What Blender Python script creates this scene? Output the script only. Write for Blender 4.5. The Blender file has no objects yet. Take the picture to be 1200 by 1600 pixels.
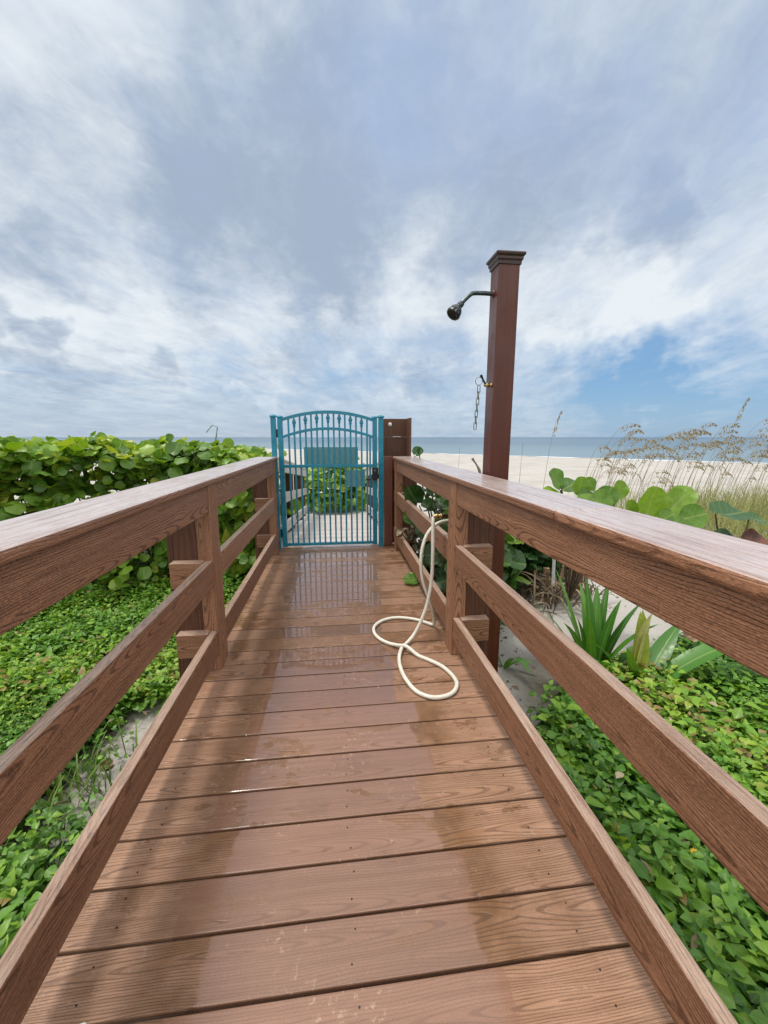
import bpy, bmesh, math, random
import numpy as np
from mathutils import Vector, Matrix, Euler, noise as mnoise

R = math.radians
random.seed(7)
rng = np.random.default_rng(11)
S = bpy.context.scene
COL = S.collection

# ------------------------------------------------------------------ camera
EYE = 1.26
PITCH = math.atan(117 / 640.0)
YAW = R(6.663)
cam_d = bpy.data.cameras.new("camera")
cam_d.sensor_fit = 'VERTICAL'
cam_d.sensor_height = 36.0
cam_d.lens = 640.0 / 1600.0 * 36.0
cam_d.clip_start = 0.05
cam_d.clip_end = 30000
cam = bpy.data.objects.new("camera", cam_d)
COL.objects.link(cam)
cam.location = (0, 0, EYE)
cam.rotation_euler = (math.pi / 2 - PITCH, 0, -YAW)
S.camera = cam

# ------------------------------------------------------------------ exposure
S.view_settings.view_transform = 'Standard'
S.view_settings.look = 'None'
S.view_settings.exposure = 0.0
S.view_settings.gamma = 1.0

# ------------------------------------------------------------------ sun
SUN_EL, SUN_AZ = R(72), R(-75)          # azimuth measured from +Y towards +X
sd = Vector((math.sin(SUN_AZ) * math.cos(SUN_EL), math.cos(SUN_AZ) * math.cos(SUN_EL), math.sin(SUN_EL)))
sun_d = bpy.data.lights.new("sun", 'SUN')
sun_d.energy = 2.3
sun_d.angle = R(13)
sun_d.color = (1.0, 0.95, 0.87)
sun = bpy.data.objects.new("sun", sun_d)
COL.objects.link(sun)
sun.rotation_euler = sd.to_track_quat('Z', 'Y').to_euler()
sun.location = sd * 50


# ------------------------------------------------------------------ node helpers
class NT:
    def __init__(self, tree):
        self.t = tree
        self.n = tree.nodes
        self.l = tree.links

    def put(self, sock, v):
        if hasattr(v, 'is_linked') or isinstance(v, bpy.types.NodeSocket):
            self.l.new(v, sock)
        elif v is not None:
            if isinstance(v, (tuple, list)) and len(v) == 3 and sock.type == 'RGBA':
                v = (*v, 1)
            sock.default_value = v

    def math(self, op, a, b=None, c=None, clamp=False):
        n = self.n.new('ShaderNodeMath'); n.operation = op; n.use_clamp = clamp
        self.put(n.inputs[0], a)
        if b is not None: self.put(n.inputs[1], b)
        if c is not None: self.put(n.inputs[2], c)
        return n.outputs[0]

    def vmath(self, op, a, b=None, scale=None):
        n = self.n.new('ShaderNodeVectorMath'); n.operation = op
        self.put(n.inputs[0], a)
        if b is not None: self.put(n.inputs[1], b)
        if scale is not None: self.put(n.inputs['Scale'], scale)
        return n.outputs['Value'] if op in ('DOT_PRODUCT', 'LENGTH') else n.outputs['Vector']

    def sep(self, v):
        n = self.n.new('ShaderNodeSeparateXYZ'); self.put(n.inputs[0], v)
        return n.outputs

    def comb(self, x, y, z=0.0):
        n = self.n.new('ShaderNodeCombineXYZ')
        self.put(n.inputs[0], x); self.put(n.inputs[1], y); self.put(n.inputs[2], z)
        return n.outputs[0]

    def noise(self, vec, scale, detail=3, rough=0.5, dist=0.0, out='Fac'):
        n = self.n.new('ShaderNodeTexNoise')
        self.put(n.inputs['Vector'], vec)
        n.inputs['Scale'].default_value = scale
        n.inputs['Detail'].default_value = detail
        n.inputs['Roughness'].default_value = rough
        n.inputs['Distortion'].default_value = dist
        return n.outputs[out]

    def white(self, v):
        n = self.n.new('ShaderNodeTexWhiteNoise'); n.noise_dimensions = '1D'
        self.put(n.inputs['W'], v)
        return n.outputs['Value']

    def ss(self, v, a, b, lo=0.0, hi=1.0):
        n = self.n.new('ShaderNodeMapRange'); n.interpolation_type = 'SMOOTHSTEP'
        self.put(n.inputs['Value'], v)
        self.put(n.inputs['From Min'], a); self.put(n.inputs['From Max'], b)
        self.put(n.inputs['To Min'], lo); self.put(n.inputs['To Max'], hi)
        return n.outputs[0]

    def mix(self, f, a, b, mode='MIX'):
        n = self.n.new('ShaderNodeMix'); n.data_type = 'RGBA'; n.blend_type = mode
        self.put(n.inputs[0], f); self.put(n.inputs[6], a); self.put(n.inputs[7], b)
        return n.outputs[2]

    def fmix(self, f, a, b):
        n = self.n.new('ShaderNodeMix'); n.data_type = 'FLOAT'
        self.put(n.inputs[0], f); self.put(n.inputs[2], a); self.put(n.inputs[3], b)
        return n.outputs[0]

    def attr(self, name, out='Fac'):
        n = self.n.new('ShaderNodeAttribute'); n.attribute_name = name
        return n.outputs[out]

    def bump(self, h, strength=0.3, distance=0.01):
        n = self.n.new('ShaderNodeBump')
        self.put(n.inputs['Strength'], strength)
        n.inputs['Distance'].default_value = distance
        self.put(n.inputs['Height'], h)
        return n.outputs[0]


# ------------------------------------------------------------------ world: clear sky + real cloud deck
W = bpy.data.worlds.new("World")
S.world = W
W.use_nodes = True
W.node_tree.nodes.clear()
w = NT(W.node_tree)
bg = w.n.new('ShaderNodeBackground')
bg.inputs['Strength'].default_value = 0.1
wo = w.n.new('ShaderNodeOutputWorld')
w.l.new(bg.outputs[0], wo.inputs[0])
sky = w.n.new('ShaderNodeTexSky')
sky.sky_type = 'NISHITA'
sky.sun_disc = False
sky.sun_elevation = SUN_EL
sky.sun_rotation = SUN_AZ
sky.air_density = 1.0
sky.dust_density = 0.4
sky.ozone_density = 2.0


def pix_dir(px, py):
    """unit direction of a point of the sky (used only for placing cloud banks on the celestial sphere)"""
    az = math.atan((px - 524) / 640.0 * 0.94)
    el = math.atan((683 - py) / 640.0)
    x, y, z = (px - 600) / 640.0, -(py - 800) / 640.0, 1.0
    v = cam.rotation_euler.to_matrix() @ Vector((x, y, -z))
    return v.normalized()


tc = w.n.new('ShaderNodeTexCoord')
D = tc.outputs['Generated']
dx, dy, dz = w.sep(D)[:3]
zz = w.math('ADD', w.math('MAXIMUM', dz, 0.0), 0.11)
P = w.comb(w.math('DIVIDE', dx, zz), w.math('DIVIDE', dy, zz), 0.0)
# streaky coordinates: clouds drawn out along the view-right diagonal
sx, sy = w.sep(P)[:2]
stre = w.comb(w.math('ADD', w.math('MULTIPLY', sx, 0.9), w.math('MULTIPLY', sy, -0.25)),
              w.math('ADD', w.math('MULTIPLY', sy, 0.42), w.math('MULTIPLY', sx, 0.10)), 3.7)
warp = w.noise(P, 1.1, 4, 0.55, out='Color')
warpv = w.vmath('SCALE', w.vmath('SUBTRACT', warp, (0.5, 0.5, 0.5)), scale=0.55)
Dw = w.vmath('NORMALIZE', w.vmath('ADD', D, w.vmath('SCALE', w.vmath('SUBTRACT', w.noise(D, 3.2, 5, 0.6, out='Color'), (0.5, 0.5, 0.5)), scale=0.55)))
n1 = w.noise(w.vmath('ADD', stre, w.vmath('SCALE', warpv, scale=.6)), 2.2, 10, 0.64)
n2 = w.noise(w.vmath('ADD', w.vmath('MULTIPLY', P, (1.0, .6, 1.0)), warpv), 2.6, 10, 0.66)
wisp = w.noise(w.vmath('ADD', w.vmath('MULTIPLY', stre, (1.6, .7, 1.0)), w.vmath('SCALE', warpv, scale=.5)), 3.4, 9, 0.68)
n3 = w.noise(w.vmath('ADD', w.comb(w.math('MULTIPLY', sx, 0.35), w.math('MULTIPLY', sy, 1.1), 9.0), warpv), 1.3, 6, 0.6)


def blobs(spec):
    tot = None
    for (px, py, r_in, r_out, amt) in spec:
        c = pix_dir(px, py)
        d = w.vmath('DOT_PRODUCT', Dw, tuple(c))
        v = w.ss(d, math.cos(R(r_out)), math.cos(R(r_in)), 0.0, amt)
        tot = v if tot is None else w.math('ADD', tot, v)
    return tot


white_b = blobs([(60, 110, 2, 16, .35), (150, 490, 1, 11, .5), (330, 500, 0, 9, .45), (620, 460, 0, 9, .55), (880, 480, 0, 14, .5),
                 (1130, 430, 0, 15, .5), (40, 430, 0, 8, .3), (430, 595, 0, 2.0, .5), (520, 520, 0, 6, .45), (1000, 540, 0, 9, .35), (340, 180, 0, 5, .2)])
gray_b = blobs([(430, 320, 4, 17, .60), (180, 310, 2, 12, .45), (560, 415, 0, 8, .55), (740, 300, 2, 14, .50), (450, 120, 2, 18, .30), (60, 335, 0, 6, .4),
                (45, 488, 0, 2.6, .8), (30, 560, 0, 4.0, .5), (640, 625, 0, 3.5, .45), (300, 592, 0, 2.6, .4), (1010, 330, 0, 6, .6), (1000, 150, 2, 18, .30), (120, 620, 0, 7, .3)])
blue_b = blobs([(550, 560, 1, 8, .45), (700, 590, 0, 8, .3), (1100, 640, 2, 12, .85), (960, 645, 1, 8, .5), (730, 100, 0, 9, .35), (1150, 190, 2, 17, .36),
                (930, 230, 0, 9, .2), (620, 190, 0, 7, .15), (400, 600, 0, 6, .25), (540, 100, 0, 8, .15), (830, 600, 0, 6, .35), (480, 560, 0, 5, .25)])
# cloud cover: how much of the clear sky is veiled
turb = w.noise(w.vmath('ADD', w.vmath('MULTIPLY', P, (1.0, .75, 1.0)), w.vmath('SCALE', warpv, scale=1.3)), 5.0, 10, 0.68)
c_ = lambda v, k: w.math('MULTIPLY', w.math('SUBTRACT', v, 0.5), k)
cover = w.math('ADD', c_(n1, 1.1), 0.86)
cover = w.math('ADD', cover, c_(n3, 0.7))
cover = w.math('ADD', cover, c_(wisp, 0.7))
cover = w.math('ADD', cover, c_(turb, 0.4))
cover = w.math('SUBTRACT', cover, blue_b)
cover = w.math('ADD', cover, w.math('MULTIPLY', white_b, 0.3), clamp=True)
cover = w.math('MULTIPLY', cover, 0.95)
# brightness of the cloud itself
dens = w.math('ADD', gray_b, c_(n2, 1.7))
dens = w.math('ADD', dens, c_(n1, 0.5))
dens = w.math('ADD', dens, c_(turb, 1.15))
dens = w.math('SUBTRACT', dens, c_(wisp, 0.5))
dens = w.math('SUBTRACT', dens, w.math('MULTIPLY', white_b, 0.65))
dens = w.ss(dens, -0.70, 1.0)
cloud = w.mix(dens, (8.5, 9.05, 9.45), (3.75, 4.6, 5.9))
# unseen sky overhead and behind the camera, brightened as added fill light
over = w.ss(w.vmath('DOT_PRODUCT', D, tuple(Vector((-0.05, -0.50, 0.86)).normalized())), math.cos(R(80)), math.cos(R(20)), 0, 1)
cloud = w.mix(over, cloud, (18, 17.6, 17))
clear = w.mix(0.6, sky.outputs[0], (1.75, 4.2, 7.6))
clear = w.mix(w.ss(dz, .12, .35, 0, .75), clear, (4.3, 5.3, 7.3))
low = w.ss(dz, 0.0, 0.16, 1.0, 0.0)
clear = w.mix(w.math('MULTIPLY', low, 0.22), clear, (3.9, 5.6, 7.4))
# humid grey veil low over the sea on the left
lefty = w.ss(w.math('SUBTRACT', dx, w.math('MULTIPLY', dy, 0.2)), -0.55, 0.35, 1.0, 0.0)
clear = w.mix(w.math('MULTIPLY', w.math('MULTIPLY', low, lefty), 0.75), clear, (4.3, 5.2, 6.3))
cover2 = w.math('MULTIPLY', cover, w.ss(dz, 0.0, 0.14, 0.45, 1.0))
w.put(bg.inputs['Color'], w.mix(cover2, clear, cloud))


# ------------------------------------------------------------------ materials
def mat(name):
    m = bpy.data.materials.new(name); m.use_nodes = True
    m.node_tree.nodes.clear()
    t = NT(m.node_tree)
    o = t.n.new('ShaderNodeOutputMaterial')
    b = t.n.new('ShaderNodeBsdfPrincipled')
    t.l.new(b.outputs[0], o.inputs[0])
    return m, t, b, o


def simple(name, col, rough=0.5, metal=0.0, var=0.15, nscale=30, bump=0.0, spec=None, col2=None, coat=0.0):
    m, t, b, o = mat(name)
    tcn = t.n.new('ShaderNodeTexCoord').outputs['Object']
    n = t.noise(tcn, nscale, 4, 0.6)
    c2 = col2 if col2 else tuple(c * (1 - var * 2) for c in col)
    t.put(b.inputs['Base Color'], t.mix(t.ss(n, 0.3, 0.7), c2, tuple(min(1, c * (1 + var * .4)) for c in col)))
    t.put(b.inputs['Roughness'], t.ss(n, 0.2, 0.8, max(0.03, rough - .1), min(1, rough + .1)))
    b.inputs['Metallic'].default_value = metal
    if coat: b.inputs['Coat Weight'].default_value = coat
    if bump:
        t.put(b.inputs['Normal'], t.bump(n, bump, 0.002))
    return m


def grain_nodes(t, ring=0.0062, amp=0.056, period=0.85):
    """pressed wood-grain: cathedral rings sliced by the board face. uses the board's own (along, across) coordinates"""
    uv = t.n.new('ShaderNodeUVMap'); uv.uv_map = 'grain'
    u, v = t.sep(uv.outputs[0])[:2]
    nA = t.noise(t.comb(t.math('MULTIPLY', u, 1.3), t.math('MULTIPLY', v, 5.0), 0), 1.0, 2, 0.5)
    nB = t.noise(t.comb(t.math('MULTIPLY', u, 3.0), t.math('MULTIPLY', v, 22.0), 4), 1.0, 2, 0.5)
    vv = t.math('ADD', v, t.math('MULTIPLY', t.math('SUBTRACT', nA, 0.5), 0.09))
    vv = t.math('ADD', vv, t.math('MULTIPLY', t.math('SUBTRACT', nB, 0.5), 0.012))
    pp = t.math('PINGPONG', t.math('ADD', u, t.math('MULTIPLY', nA, 0.6)), period)
    xx = t.math('MULTIPLY', pp, amp / period)
    # folded v: each board carries its own offset in the integer part
    vf = t.math('SUBTRACT', t.math('FRACT', t.math('ADD', vv, 0.5)), 0.5)
    r = t.math('SQRT', t.math('ADD', t.math('MULTIPLY', xx, xx), t.math('MULTIPLY', vf, vf)))
    ph = t.math('MULTIPLY', r, 2 * math.pi / ring)
    wv = t.math('MULTIPLY_ADD', t.math('SINE', ph), 0.5, 0.5)
    line = t.ss(wv, 0.68, 0.96)
    fib = t.noise(t.comb(t.math('MULTIPLY', u, 14.0), t.math('MULTIPLY', v, 420.0), 0), 1.0, 3, 0.6)
    rnd = t.white(t.math('FLOOR', t.math('ADD', v, 0.5)))
    streak = t.noise(t.comb(t.math('MULTIPLY', u, 2.0), t.math('MULTIPLY', v, 60.0), 2), 1.0, 3, 0.6)
    return u, v, line, fib, rnd, streak


def wood(name, light, dark, linec, rough=0.55, ring=0.0064, worn_lit=None, linestr=0.92, bstr=0.5, coat=0.0):
    m, t, b, o = mat(name)
    u, v, line, fib, rnd, streak = grain_nodes(t, ring)
    base = t.mix(t.ss(streak, 0.3, 0.72), light, dark)
    base = t.mix(t.math('MULTIPLY', line, t.math('MULTIPLY', t.ss(fib, 0.25, 0.6), linestr)), base, linec)
    base = t.mix(t.ss(fib, 0.5, 0.75, 0, 0.5), base, linec)
    spk = t.noise(t.comb(t.math('MULTIPLY', u, 110.0), t.math('MULTIPLY', v, 420.0), 7), 1.0, 2, 0.6)
    base = t.mix(t.ss(spk, 0.50, 0.70, 0, 0.6), base, linec)
    base = t.mix(t.ss(spk, 0.48, 0.28, 0, 0.42), base, tuple(min(1, c * 1.7) for c in light))
    hsv = t.n.new('ShaderNodeHueSaturation')
    t.put(hsv.inputs['Value'], t.ss(rnd, 0, 1, 0.86, 1.12))
    t.put(hsv.inputs['Color'], base)
    base = hsv.outputs[0]
    tcn = t.n.new('ShaderNodeTexCoord').outputs['Object']
    blot = t.noise(tcn, 2.3, 5, 0.6)
    base = t.mix(t.ss(blot, 0.5, 0.75, 0, 0.25), base, linec)
    if worn_lit:  # up-facing tops lightened: bleached wear, plus sky glare put into the colour
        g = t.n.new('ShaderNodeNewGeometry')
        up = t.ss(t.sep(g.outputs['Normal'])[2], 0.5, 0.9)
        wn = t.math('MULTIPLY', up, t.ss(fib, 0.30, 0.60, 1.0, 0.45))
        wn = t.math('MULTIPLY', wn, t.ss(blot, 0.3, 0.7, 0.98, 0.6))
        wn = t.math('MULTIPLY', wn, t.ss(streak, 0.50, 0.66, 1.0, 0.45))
        base = t.mix(wn, base, worn_lit)
        t.put(b.inputs['Roughness'], t.fmix(up, rough, t.ss(fib, 0.3, 0.7, 0.26, 0.45)))
        if coat:
            t.put(b.inputs['Coat Weight'], t.math('MULTIPLY', up, coat)); b.inputs['Coat Roughness'].default_value = .16
    else:
        t.put(b.inputs['Roughness'], t.ss(fib, 0.3, 0.7, rough - .08, rough + .1))
    t.put(b.inputs['Base Color'], base)
    h = t.math('ADD', t.math('MULTIPLY', line, -1.0), t.math('MULTIPLY', fib, 0.6))
    t.put(b.inputs['Normal'], t.bump(h, bstr, 0.0016))
    return m


RL, RD, RX = (0.405, 0.197, 0.106), (0.255, 0.112, 0.056), (0.055, 0.020, 0.010)
M = {}
M['rail'] = wood('composite_wood', RL, RD, RX, 0.52, worn_lit=None)
M['cap'] = wood('composite_cap_wood', RL, RD, RX, 0.50, worn_lit=(0.66, 0.61, 0.60), linestr=.6, coat=.5)
M['railtop'] = wood('composite_rail_wood', RL, RD, RX, 0.50, worn_lit=(0.56, 0.44, 0.35))
M['post'] = wood('brown_post_wood', (0.15, 0.055, 0.028), (0.09, 0.031, 0.016), (0.032, 0.011, 0.006), 0.5, ring=0.014, linestr=.45)
M['endpost'] = wood('red_post_wood', (0.16, 0.056, 0.032), (0.11, 0.036, 0.02), (0.03, 0.010, 0.007), 0.45, ring=0.014, linestr=.45)
M['screen'] = wood('dark_panel_wood', (0.16, 0.068, 0.032), (0.10, 0.040, 0.019), (0.03, 0.012, 0.008), 0.5, linestr=.4)
M['grey'] = wood('weathered_glare_wood', (0.70, 0.64, 0.59), (0.60, 0.54, 0.50), (0.30, 0.25, 0.23), 0.5)  # weathered wood, made paler to carry bright reflection and overexposure in its colour
M['joist'] = simple('dark_joist', (0.05, 0.03, 0.02), 0.8)
M['teal'] = simple('teal_paint', (0.004, 0.225, 0.335), 0.32, var=.1, nscale=14, coat=.3)
M['signback'] = simple('sign_back', (0.15, 0.36, 0.38), 0.45, var=.08, nscale=20)
M['black'] = simple('black_plastic', (0.012, 0.012, 0.014), 0.4)
M['pewter'] = simple('dark_metal', (0.10, 0.12, 0.12), 0.28, metal=0.9, var=.25, nscale=60)
M['headblack'] = simple('black_nozzle', (0.012, 0.014, 0.015), 0.25)
M['brass'] = simple('brass', (0.34, 0.24, 0.11), 0.35, metal=1.0, var=.25, nscale=80)
M['chain'] = simple('galvanised_chain', (0.36, 0.36, 0.30), 0.4, metal=1.0, var=.3, nscale=90)
def maroon_mat():
    m, t, b, o = mat('maroon_vinyl')
    tcn = t.n.new('ShaderNodeTexCoord').outputs['Object']
    x, y, z = t.sep(tcn)[:3]
    n1 = t.noise(tcn, 5, 5, .6)
    n2 = t.noise(t.comb(t.math('MULTIPLY', x, 55), t.math('MULTIPLY', y, 55), t.math('MULTIPLY', z, 1.6)), 1.0, 5, .65)
    n3 = t.noise(tcn, 70, 3, .7)
    c = t.mix(t.ss(n2, .3, .7), (0.115, 0.026, 0.010), (0.080, 0.017, 0.006))
    c = t.mix(t.ss(n2, .56, .78, 0, .35), c, (0.17, 0.060, 0.045))
    c = t.mix(t.ss(n3, .60, .75, 0, .35), c, (0.16, 0.065, 0.05))
    t.put(b.inputs['Base Color'], c)
    t.put(b.inputs['Roughness'], t.ss(n1, .3, .7, .28, .5))
    t.put(b.inputs['Normal'], t.bump(n2, .15, .002))
    return m


M['maroon'] = maroon_mat()
M['capdark'] = simple('brown_cap', (0.055, 0.025, 0.02), 0.4)
M['white'] = simple('white_plastic', (0.75, 0.75, 0.72), 0.5, var=.1)
M['dead'] = simple('dry_leaf', (0.30, 0.20, 0.11), 0.8, var=.35, nscale=18, col2=(0.10, 0.055, 0.03))
M['petal'] = simple('yellow_petal', (0.78, 0.50, 0.03), 0.6, var=.1)
M['eye'] = simple('flower_centre', (0.35, 0.16, 0.02), 0.8)
M['stem'] = simple('woody_stem', (0.13, 0.085, 0.05), 0.7, var=.3, nscale=25)
M['greenstem'] = simple('green_stem', (0.12, 0.17, 0.05), 0.6, var=.2, nscale=25)
M['drift'] = simple('drift_wood', (0.30, 0.26, 0.22), 0.8, var=.3, nscale=25, bump=.4)


def hose_mat():
    m, t, b, o = mat('hose_vinyl')
    uv = t.n.new('ShaderNodeUVMap'); uv.uv_map = 'grain'
    u, v = t.sep(uv.outputs[0])[:2]
    n = t.noise(t.comb(t.math('MULTIPLY', u, 6), t.math('MULTIPLY', v, 3), 0), 1.0, 4, .6)
    c = t.mix(t.ss(n, .35, .7), (0.80, 0.78, 0.68), (0.68, 0.64, 0.52))
    dn = t.noise(t.comb(t.math('MULTIPLY', u, 30), t.math('MULTIPLY', v, 5), 3), 1.0, 5, .7)
    c = t.mix(t.ss(dn, .52, .72, 0, .55), c, (.30, .24, .15))
    st = t.math('LESS_THAN', t.math('ABSOLUTE', t.math('SUBTRACT', v, 0.24)), 0.035)
    c = t.mix(t.math('MULTIPLY', st, .85), c, (0.05, 0.06, 0.05))
    t.put(b.inputs['Base Color'], c)
    b.inputs['Roughness'].default_value = 0.42
    return m


M['hose'] = hose_mat()


def leaf_mat(name, cols, vein, rough=0.42, transl=0.30, veins=9.0, vstr=0.6):
    m, t, b, o = mat(name)
    tint = t.attr('tint', 'Fac')
    ramp = t.n.new('ShaderNodeValToRGB')
    t.put(ramp.inputs[0], tint)
    while len(ramp.color_ramp.elements) > 1:
        ramp.color_ramp.elements.remove(ramp.color_ramp.elements[0])
    for i, (p, c) in enumerate(cols):
        e = ramp.color_ramp.elements[0] if i == 0 else ramp.color_ramp.elements.new(p)
        e.position = p; e.color = (*c, 1)
    uv = t.n.new('ShaderNodeUVMap'); uv.uv_map = 'grain'
    u, v = t.sep(uv.outputs[0])[:2]
    au = t.math('ABSOLUTE', u)
    mid = t.ss(au, 0.02, 0.055, 1, 0)
    s = t.math('SINE', t.math('MULTIPLY', t.math('SUBTRACT', v, t.math('MULTIPLY', au, 0.75)), veins * 2 * math.pi))
    side = t.ss(s, 0.86, 1.0, 0, 0.6)
    vf = t.math('MULTIPLY', t.math('MAXIMUM', mid, side), vstr)
    tcn = t.n.new('ShaderNodeTexCoord').outputs['Object']
    n = t.noise(tcn, 26, 4, .6)
    c = t.mix(t.ss(n, .4, .75, 0, .3), ramp.outputs[0], (0.05, 0.07, 0.015))
    c = t.mix(vf, c, vein)
    t.put(b.inputs['Base Color'], c)
    t.put(b.inputs['Roughness'], t.ss(n, .3, .7, rough - .08, rough + .12))
    t.put(b.inputs['Normal'], t.bump(t.math('MULTIPLY', vf, -1), 0.3, 0.004))
    tr = t.n.new('ShaderNodeBsdfTranslucent')
    hs = t.n.new('ShaderNodeHueSaturation'); hs.inputs['Value'].default_value = 1.5; hs.inputs['Saturation'].default_value = 1.1
    hs.inputs['Hue'].default_value = 0.485
    t.put(hs.inputs['Color'], c)
    t.put(tr.inputs['Color'], hs.outputs[0])
    mx = t.n.new('ShaderNodeMixShader'); mx.inputs[0].default_value = transl
    t.l.new(b.outputs[0], mx.inputs[1]); t.l.new(tr.outputs[0], mx.inputs[2])
    t.l.new(mx.outputs[0], o.inputs[0])
    return m


M['grape'] = leaf_mat('sea_grape_leaf', [(0.0, (0.050, 0.130, 0.020)), (.35, (0.115, 0.25, 0.028)), (.7, (0.23, 0.39, 0.040)), (.93, (0.39, 0.48, 0.06)), (1.0, (0.46, 0.49, 0.08))],
                      (0.36, 0.42, 0.12), 0.38, 0.30, 5.0, 0.35)
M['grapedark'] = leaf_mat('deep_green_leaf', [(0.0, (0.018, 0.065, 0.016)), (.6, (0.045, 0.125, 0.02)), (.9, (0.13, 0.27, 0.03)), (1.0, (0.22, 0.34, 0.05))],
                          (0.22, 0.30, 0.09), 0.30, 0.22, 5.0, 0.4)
M['wed'] = leaf_mat('creeper_leaf', [(0.0, (0.030, 0.110, 0.012)), (.5, (0.105, 0.265, 0.022)), (.85, (0.25, 0.43, 0.035)), (.97, (0.36, 0.48, 0.06)), (1.0, (0.30, 0.20, 0.06))],
                    (0.20, 0.38, 0.08), 0.42, 0.26, 4.0, 0.25)
M['strap'] = leaf_mat('strap_leaf', [(0.0, (0.035, 0.125, 0.022)), (.6, (0.085, 0.245, 0.028)), (1.0, (0.20, 0.38, 0.05))],
                      (0.26, 0.38, 0.10), 0.35, 0.25, 0.0, 0.6)
M['bud'] = leaf_mat('pale_bud_leaf', [(0.0, (0.36, 0.46, 0.07)), (.6, (0.46, 0.52, 0.10)), (1.0, (0.62, 0.55, 0.26))],
                    (0.66, 0.66, 0.30), 0.45, 0.30, 0.0, 0.7)
M['grass'] = leaf_mat('dune_grass_blade', [(0.0, (0.16, 0.20, 0.06)), (.5, (0.27, 0.30, 0.09)), (1.0, (0.44, 0.40, 0.17))],
                      (0.4, 0.42, 0.16), 0.6, 0.25, 0.0, 0.2)
M['grassgreen'] = leaf_mat('green_blade', [(0.0, (0.06, 0.14, 0.02)), (.6, (0.15, 0.27, 0.04)), (1.0, (0.34, 0.36, 0.14))],
                           (0.3, 0.4, 0.12), 0.5, 0.25, 0.0, 0.2)
M['straw'] = leaf_mat('straw', [(0.0, (0.085, 0.055, 0.035)), (.5, (0.20, 0.145, 0.09)), (1.0, (0.46, 0.38, 0.25))],
                      (0.4, 0.3, 0.2), 0.8, 0.1, 0.0, 0.1)
M['oat'] = leaf_mat('sea_oat_straw', [(0.0, (0.17, 0.14, 0.075)), (.4, (0.38, 0.31, 0.17)), (1.0, (0.60, 0.49, 0.27))],
                    (0.4, 0.3, 0.2), 0.7, 0.15, 0.0, 0.1)


def sand_mat():
    m, t, b, o = mat('sand')
    g = t.n.new('ShaderNodeNewGeometry')
    p = g.outputs['Position']
    x, y, z = t.sep(p)[:3]
    n1 = t.noise(p, 0.8, 6, .6)
    n2 = t.noise(p, 14, 5, .65)
    n3 = t.noise(p, 160, 3, .7)
    c = t.mix(t.ss(n1, .3, .7), (0.50, 0.472, 0.43), (0.40, 0.372, 0.33))
    c = t.mix(t.ss(n3, .55, .8, 0, .5), c, (0.28, 0.24, 0.20))
    # litter and humus between the plants, bare strip on the seaward side
    lit = t.math('MULTIPLY', t.ss(y, 3.2, 2.4), t.ss(t.math('ADD', x, t.math('MULTIPLY', n1, .5)), 1.35, 1.75))
    litL = t.math('MULTIPLY', t.ss(y, 9.0, 6.0), t.ss(t.math('ADD', x, t.math('MULTIPLY', t.math('SUBTRACT', n2, .5), .8)), -1.15, -1.5))
    lit = t.math('MAXIMUM', lit, litL)
    lit = t.math('MULTIPLY', lit, t.ss(n2, .2, .5, .6, 1))
    c = t.mix(lit, c, (0.075, 0.060, 0.038))
    # wet foreshore
    s = t.math('SUBTRACT', 63.5, t.math('ADD', t.math('MULTIPLY', x, .72), t.math('MULTIPLY', y, .694)))
    c = t.mix(t.ss(s, 5.0, 1.5, 0, .7), c, (0.24, 0.21, 0.18))
    t.put(b.inputs['Base Color'], c)
    dr = t.noise(t.comb(t.math('MULTIPLY', x, .25), t.math('MULTIPLY', y, .6), 0), 1.0, 6, .65)
    c = t.mix(t.ss(dr, .5, .7, 0, .35), c, (.34, .31, .27))
    t.put(b.inputs['Base Color'], c)
    b.inputs['Roughness'].default_value = 0.9
    h = t.math('ADD', t.math('MULTIPLY', n2, 1.0), t.math('MULTIPLY', n3, .25))
    t.put(b.inputs['Normal'], t.bump(h, .7, .03))
    return m


M['sand'] = sand_mat()


def water_mat():
    m, t, b, o = mat('sea_water')
    g = t.n.new('ShaderNodeNewGeometry')
    p = g.outputs['Position']
    x, y, z = t.sep(p)[:3]
    s = t.math('SUBTRACT', t.math('ADD', t.math('MULTIPLY', x, .72), t.math('MULTIPLY', y, .694)), 63.5)
    c = t.mix(t.ss(s, 5, 130), (0.15, 0.22, 0.255), (0.075, 0.135, 0.185))
    c = t.mix(t.ss(s, 120, 1400), c, (0.03, 0.085, 0.14))
    sw = t.noise(t.comb(t.math('MULTIPLY', x, .02), t.math('MULTIPLY', y, .05), 0), 1, 4, .6)
    c = t.mix(t.ss(sw, .45, .7, 0, .45), c, (0.11, 0.175, 0.225))
    foam = t.math('MULTIPLY', t.ss(t.math('ADD', s, t.math('MULTIPLY', t.noise(p, .35, 4, .6), 5)), 1.0, 3.2, 1, 0), .9)
    c = t.mix(foam, c, (.8, .82, .82))
    t.put(b.inputs['Base Color'], c)
    b.inputs['Roughness'].default_value = 0.28
    b.inputs['IOR'].default_value = 1.33
    h1 = t.noise(t.comb(t.math('MULTIPLY', x, .55), t.math('MULTIPLY', y, .9), 0), 1, 5, .6)
    t.put(b.inputs['Normal'], t.bump(h1, .55, .5))
    return m


M['water'] = water_mat()


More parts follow.
